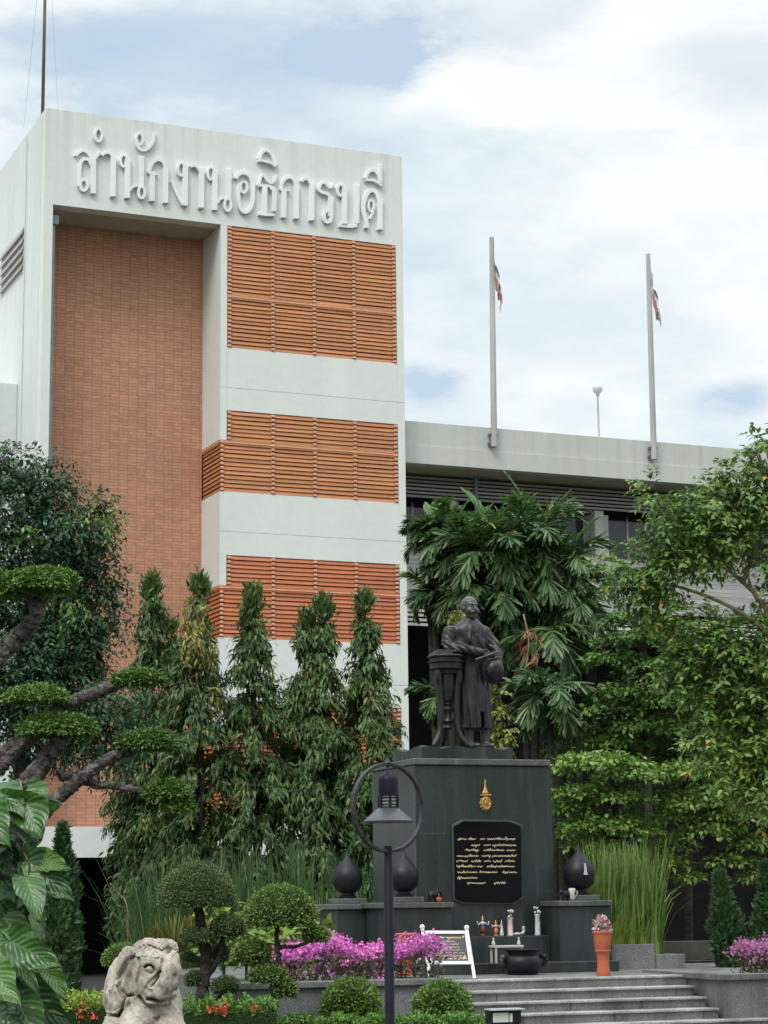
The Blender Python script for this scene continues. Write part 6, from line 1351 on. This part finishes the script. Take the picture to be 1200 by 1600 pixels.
reeds('reed_tuft', 'thin reeds between the pedestal and the right urn', [(Mw(PX1+.16, .5, ZP), 1.25, .10)], M['reed'], 40, .016, .1, .15)
sp3 = [(G(px, d, .0), h, .42) for px, d, h in ((232, 33, 1.8), (250, 32.5, 2.1), (270, 33, 2.1), (300, 33.5, 2.0), (240, 31.8, 1.5), (262, 33.4, 2.4))]
reeds('grass_clump', 'tall wild grass left behind the dome topiary', sp3, M['reed_dark'], 1500, .026, .4, .26, 'grass')
sp4 = [(G(px, d, .0), h, .34) for px, d, h in ((345, 34, 2.3), (375, 34, 2.5), (405, 33.6, 2.3), (435, 34, 2.4), (465, 33.8, 2.4), (495, 33.5, 2.2), (525, 33.8, 2.3), (555, 33.6, 2.0))]
reeds('reed_bed', 'row of dark upright reeds under the mast trees', sp4, M['reed_dark'], 1300, .032, .3, .10)
reeds('spider_lily', 'arching bright leaves left of the far urn', [(G(505, 31.8, .2), 1.55, .3), (G(480, 31.8, .2), 1.3, .3), (G(560, 33, .5), 1.35, .2)], M['reed'], 170, .035, .3, .6, 'plant')
# bare twig near the dark opening
b = MB(); q0 = G(196, 32.0); b.tube(catmull([q0, P(200, 1430, 32), P(185, 1396, 32), P(172, 1380, 32)], 4), .012, 5); b.tube([P(185, 1398, 32), P(176, 1398, 32), P(170, 1390, 32)], .006, 5); b.tube([P(195, 1418, 32), P(182, 1414, 32)], .006, 5); o = b.build('bare_twig', M['bark_pale'], smooth=True); tag(o, 'bare pale twig sticking out of the wild grass', 'twig')

# clipped topiary trees
def dome(Vv, px, py, rx, rz, d, n, core, lower=.25, kx=1.0):
    k = m_per_px(d); c = P(px, py, d); th = rng.random(n)*6.283; sp = rng.uniform(-lower, 1, n); cs = np.sqrt(1-sp**2); u = np.stack([np.cos(th)*cs, np.sin(th)*cs, sp], 1)
    p = c+u*np.array([rx*k, rx*k, rz*k])*(np.where(rng.random(n) < .035, rng.uniform(1.03, 1.13, n), rng.uniform(.93, 1.03, n))*(1+.022*np.sin(th*3+px)+.02*np.sin(th*5+sp*6+py)))[:, None]; Vv.append((p, nrm(u+rng.normal(0, .55, (n, 3))), nrm(u*.6+rng.normal(0, .6, (n, 3))+[0, 0, .4])))
    core.append((c, rx*k*.93, rz*k*.93, lower))
def topiary(name, lab, px, d, doms, limbs, mat, coremat, ls=.03, dens=1.0, cat='topiary', group='clipped topiary trees', wf_=.6):
    r = thing(name, G(px, d), lab, cat, group); Vv, core = [], []
    for (x, y, rx, rz, lo) in doms: dome(Vv, x, y, rx, rz, d+random.uniform(-.12, .12), int(rx*rz*2.1*dens*(.03/ls)**1.6)+60, core, lo)
    b = MB()
    for (c, rx, rz, lo) in core:
        prof = [(max(.002, rx*math.cos(a)), rz*math.sin(a)) for a in np.linspace(-math.asin(min(1, lo)), PI/2, 9)]; b.lathe(prof, c, 24)
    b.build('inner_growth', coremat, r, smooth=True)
    PP, AA, NN = (np.concatenate([q[i] for q in Vv]) for i in range(3)); leaves('clipped_foliage', PP, AA, NN, ls, ls*wf_, mat, r, .15, .1)
    if limbs:
        b = MB()
        for pts, r0, r1 in limbs: limb(b, pts, d, r0, r1, 9, .006)
        b.build('trunk', M['bark_dark'] if limbs[0][1] > .03 else M['bark'], r, smooth=True)
    return r
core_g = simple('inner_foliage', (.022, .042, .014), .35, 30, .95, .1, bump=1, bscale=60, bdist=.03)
topiary('topiary_tree', 'large dark dome topiary with several round lower pads', 318, 24.2, [(308, 1412, 59, 62, .10), (309, 1468, 28, 17, .35), (358, 1450, 27, 21, .6), (294, 1496, 12, 9, .8), (345, 1490, 14, 15, .8), (306, 1530, 17, 13, .8), (353, 1541, 21, 15, .7)], [([(318, 1640), (316, 1560), (322, 1500), (314, 1450), (310, 1415)], .075, .055), ([(318, 1530), (340, 1500), (352, 1450)], .04, .03), ([(316, 1560), (340, 1560), (352, 1545)], .03, .02), ([(318, 1500), (300, 1500)], .03, .02)], M['lf_top_dark'], core_g, .026)
topiary('topiary_tree', 'paler green dome topiary on a thin stem before the bougainvillea', 433, 23.4, [(438, 1430, 53, 45, .40), (495, 1462, 20, 14, .7), (392, 1490, 30, 20, .7), (418, 1525, 29, 17, .6), (444, 1546, 20, 18, .7), (410, 1512, 14, 10, .7)], [([(425, 1640), (424, 1590), (428, 1560), (436, 1510), (433, 1470), (434, 1440)], .032, .024), ([(432, 1480), (465, 1478), (492, 1466)], .022, .016), ([(436, 1505), (410, 1505), (394, 1494)], .02, .015)], M['lf_top'], core_g, .034)
topiary('topiary_pad', 'small round clipped pad left of the elephant', 194, 25.0, [(194, 1500, 32, 24, .35)], [([(200, 1640), (198, 1560), (194, 1500)], .035, .028)], M['lf_top'], core_g, .03)
topiary('boxwood_ball', 'round boxwood ball left of the lamp pole', 548, 24.6, [(548, 1577, 44, 45, .9)], None, M['lf_box'], core_g, .05, 1.6, 'shrub', 'clipped boxwood balls', .55)
topiary('boxwood_ball', 'round boxwood ball right of the lamp pole', 692, 24.6, [(692, 1582, 44, 45, .9)], None, M['lf_box'], core_g, .05, 1.6, 'shrub', 'clipped boxwood balls', .55)
fan = thing('fan_plant', G(275, 25.6), 'yellowish fan-leaved plant behind the dark dome topiary', 'plant'); V, Q = [], []
for (cx, cy, rp, a0, a1) in ((272, 1492, 62, 20, 170), (300, 1470, 40, 10, 120), (246, 1490, 38, 60, 180)):
    for j, a in enumerate(np.linspace(a0, a1, 60)):
        c = P(cx, cy, 25.5); k = m_per_px(25.5); L = rp*k*(.9+.12*math.sin(j*2.1)); e = rth*math.cos(R_(a))+UPV*math.sin(R_(a)); s_ = np.cross(e, fwh); bb = len(V)
        for t_, w_ in ((.05, .006), (.5, .018), (.9, .018), (1.0, .003)): V += [c+e*L*t_+s_*w_*.5+fwh*(.12*t_+.03*(j % 2)), c+e*L*t_-s_*w_*.5+fwh*(.12*t_-.02)]
        for j2 in range(3): Q.append((bb+2*j2, bb+2*j2+1, bb+2*j2+3, bb+2*j2+2))
link('fan_leaves', np_mesh('fan_leaves', np.array(V)-root_loc(fan), np.array(Q)), M['fan_leaf'], fan); b = MB(); b.tube([G(275, 25.6), P(273, 1490, 25.5)], .02, 6); b.build('stem', M['bark_dark'], fan)
sh = thing('broadleaf_shrub', G(400, 27.6), 'light green broad-leaved shrub between the topiaries and the planter', 'shrub')
cl = cl_px([(340, 1430, 26, 14), (385, 1450, 30, 22), (420, 1470, 26, 18), (470, 1450, 28, 16), (500, 1440, 18, 14), (360, 1480, 22, 16), (400, 1500, 30, 14), (455, 1470, 18, 16), (440, 1440, 40, 20, .5), (330, 1470, 30, 20, .6)], 27.4); a_ = clump_twigs(cl, 22, .22, 5, .1); leaves('foliage', *a_, .20, .11, leafmat('broad_light_leaf', (.10, .20, .03), (.24, .33, .06), None, 0, .3), sh, .12, .15)
b = MB(); [b.tube([G(q, 27.6), P(q, 1470, 27.5)], .02, 6) for q in (350, 385, 420, 460, 495)]; b.build('stems', M['bark_dark'], sh)

# bougainvillea
def boug(name, lab, x0, x1, yc, zb, h, mat, nb, dep=.35):
    r = thing(name, Mw((x0+x1)/2, yc, zb), lab, 'shrub'); n = int(900*(x1-x0)); lx = rng.uniform(x0, x1, n); ly = yc+rng.normal(0, dep*.45, n)
    wob = 1+.13*np.sin(lx*5.1)+.09*np.sin(lx*11.3+1); lz = zb+h*wob*rng.uniform(0, .88, n); W_ = M0+np.outer(lx, MEX)+np.outer(ly, MEY)+np.outer(lz, UPV)
    leaves('foliage', W_, nrm(rng.normal(0, 1, (n, 3))+[0, 0, .2]), nrm(rng.normal(0, .7, (n, 3))+[0, 0, 1]), .06, .035, M['lf_boug'], r)
    m = int(nb*(x1-x0)); cx = rng.uniform(x0, x1, m//9); zt_ = h*(1+.13*np.sin(cx*5.1)+.09*np.sin(cx*11.3+1)); cz = zb+zt_*np.where(rng.random(m//9) < .92, rng.uniform(.70, 1.05, m//9), rng.uniform(.15, .6, m//9)); cy_ = yc+rng.normal(0, dep*.42, m//9)
    px_ = np.repeat(cx, 9)+rng.normal(0, .045, m//9*9); py_ = np.repeat(cy_, 9)+rng.normal(0, .05, m//9*9); pz_ = np.repeat(cz, 9)+rng.normal(0, .032, m//9*9); W_ = M0+np.outer(px_, MEX)+np.outer(py_, MEY)+np.outer(pz_, UPV)
    leaves('bracts', W_, nrm(rng.normal(0, 1, (len(W_), 3))+[0, 0, .5]), nrm(rng.normal(0, 1, (len(W_), 3))+[0, -.3, .6]), .040, .036, mat, r, .15, .05)
    b = MB(MT)
    for i in range(int(14*(x1-x0))): x = random.uniform(x0, x1); y = yc+random.uniform(-.12, .12); b.tube([(x, y, zb-.06), (x+random.uniform(-.1, .1), y+random.uniform(-.1, .1), zb+h*.4), (x+random.uniform(-.2, .2), y+random.uniform(-.15, .15), zb+h*.8)], [.010, .008, .004], 5)
    b.build('stems', M['bark_pale'], r, smooth=True)
yb_ = YPF+.42
boug('bougainvillea', 'magenta bougainvillea hedge along the left stone planter', ML(432, 1500, yb_)[0], ML(684, 1500, yb_)[0], yb_, ZPTL-.05, .43, M['bract'], 2300)
yb2 = YPR+.5; boug('bougainvillea', 'pale pink bougainvillea in the right stone planter', ML(1155, 1500, yb2)[0], ML(1290, 1500, yb2)[0], yb2, ZPTR-.05, .40, M['bract_pale'], 1700)
# low hedges and flowers along the bottom
def hedge(name, lab, px0, px1, d, ztop, mat, dep, n, fl=None, ls=.05):
    r = thing(name, G((px0+px1)/2, d), lab, 'hedge'); u = rng.random(n); dd = d+rng.uniform(-dep, dep, n); base = np.array([G(px0, 1.0)])[0]
    p = np.stack([G(px0+(px1-px0)*a, q)+[0, 0, 0] for a, q in zip(u, dd)]); z = ztop*(1+.05*np.sin(u*37)+.03*np.sin(u*90))*np.where(rng.random(n) < .6, rng.uniform(.9, 1.05, n), rng.uniform(.2, 1, n)); p[:, 2] = z
    o = leaves('foliage', p, nrm(rng.normal(0, .8, (n, 3))+[0, 0, .5]), nrm(rng.normal(0, .6, (n, 3))+[0, 0, 1]), ls, ls*.55, mat, r)
    b = MB(); c = [G(px0, d-dep), G(px1, d-dep), G(px1, d+dep), G(px0, d+dep)]; zt_ = ztop*.86
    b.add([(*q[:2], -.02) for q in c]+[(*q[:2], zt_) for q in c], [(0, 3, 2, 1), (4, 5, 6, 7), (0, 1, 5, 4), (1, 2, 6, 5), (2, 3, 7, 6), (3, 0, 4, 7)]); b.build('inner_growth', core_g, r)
    if fl:
        PP = []
        for (px, py) in fl:
            c = P(px, py, d-dep-.03); PP.append(c+rng.normal(0, .022, (11, 3)))
        PP = np.concatenate(PP); leaves('flower_heads', PP, nrm(rng.normal(0, 1, PP.shape)+[0, 0, .6]), nrm(rng.normal(0, 1, PP.shape)), .04, .03, M['red_flower'], r)
zh = lambda py, d: float(P(600, py, d)[2])
hedge('low_hedge', 'low clipped green hedge along the bottom before the steps', 395, 752, 23.6, zh(1592, 23.6), M['lf_hedge'], .35, 7000)
hedge('flower_hedge', 'green hedge with red flowers right of the elephant', 262, 432, 22.4, zh(1566, 22.4), M['lf_hedge'], .35, 3600, [(326, 1578), (345, 1580), (352, 1574), (398, 1577), (338, 1576), (348, 1583)], .055)
hedge('yellow_hedge', 'yellow-green hedge with red buds left of the elephant', 88, 172, 22.6, zh(1556, 22.6), M['lf_ylw'], .4, 2600, [(127, 1588), (146, 1589), (131, 1573)], .05)
for q in JARS: jar(*q)
# paving stones at the foot of the planter: grey low steps seen left of it
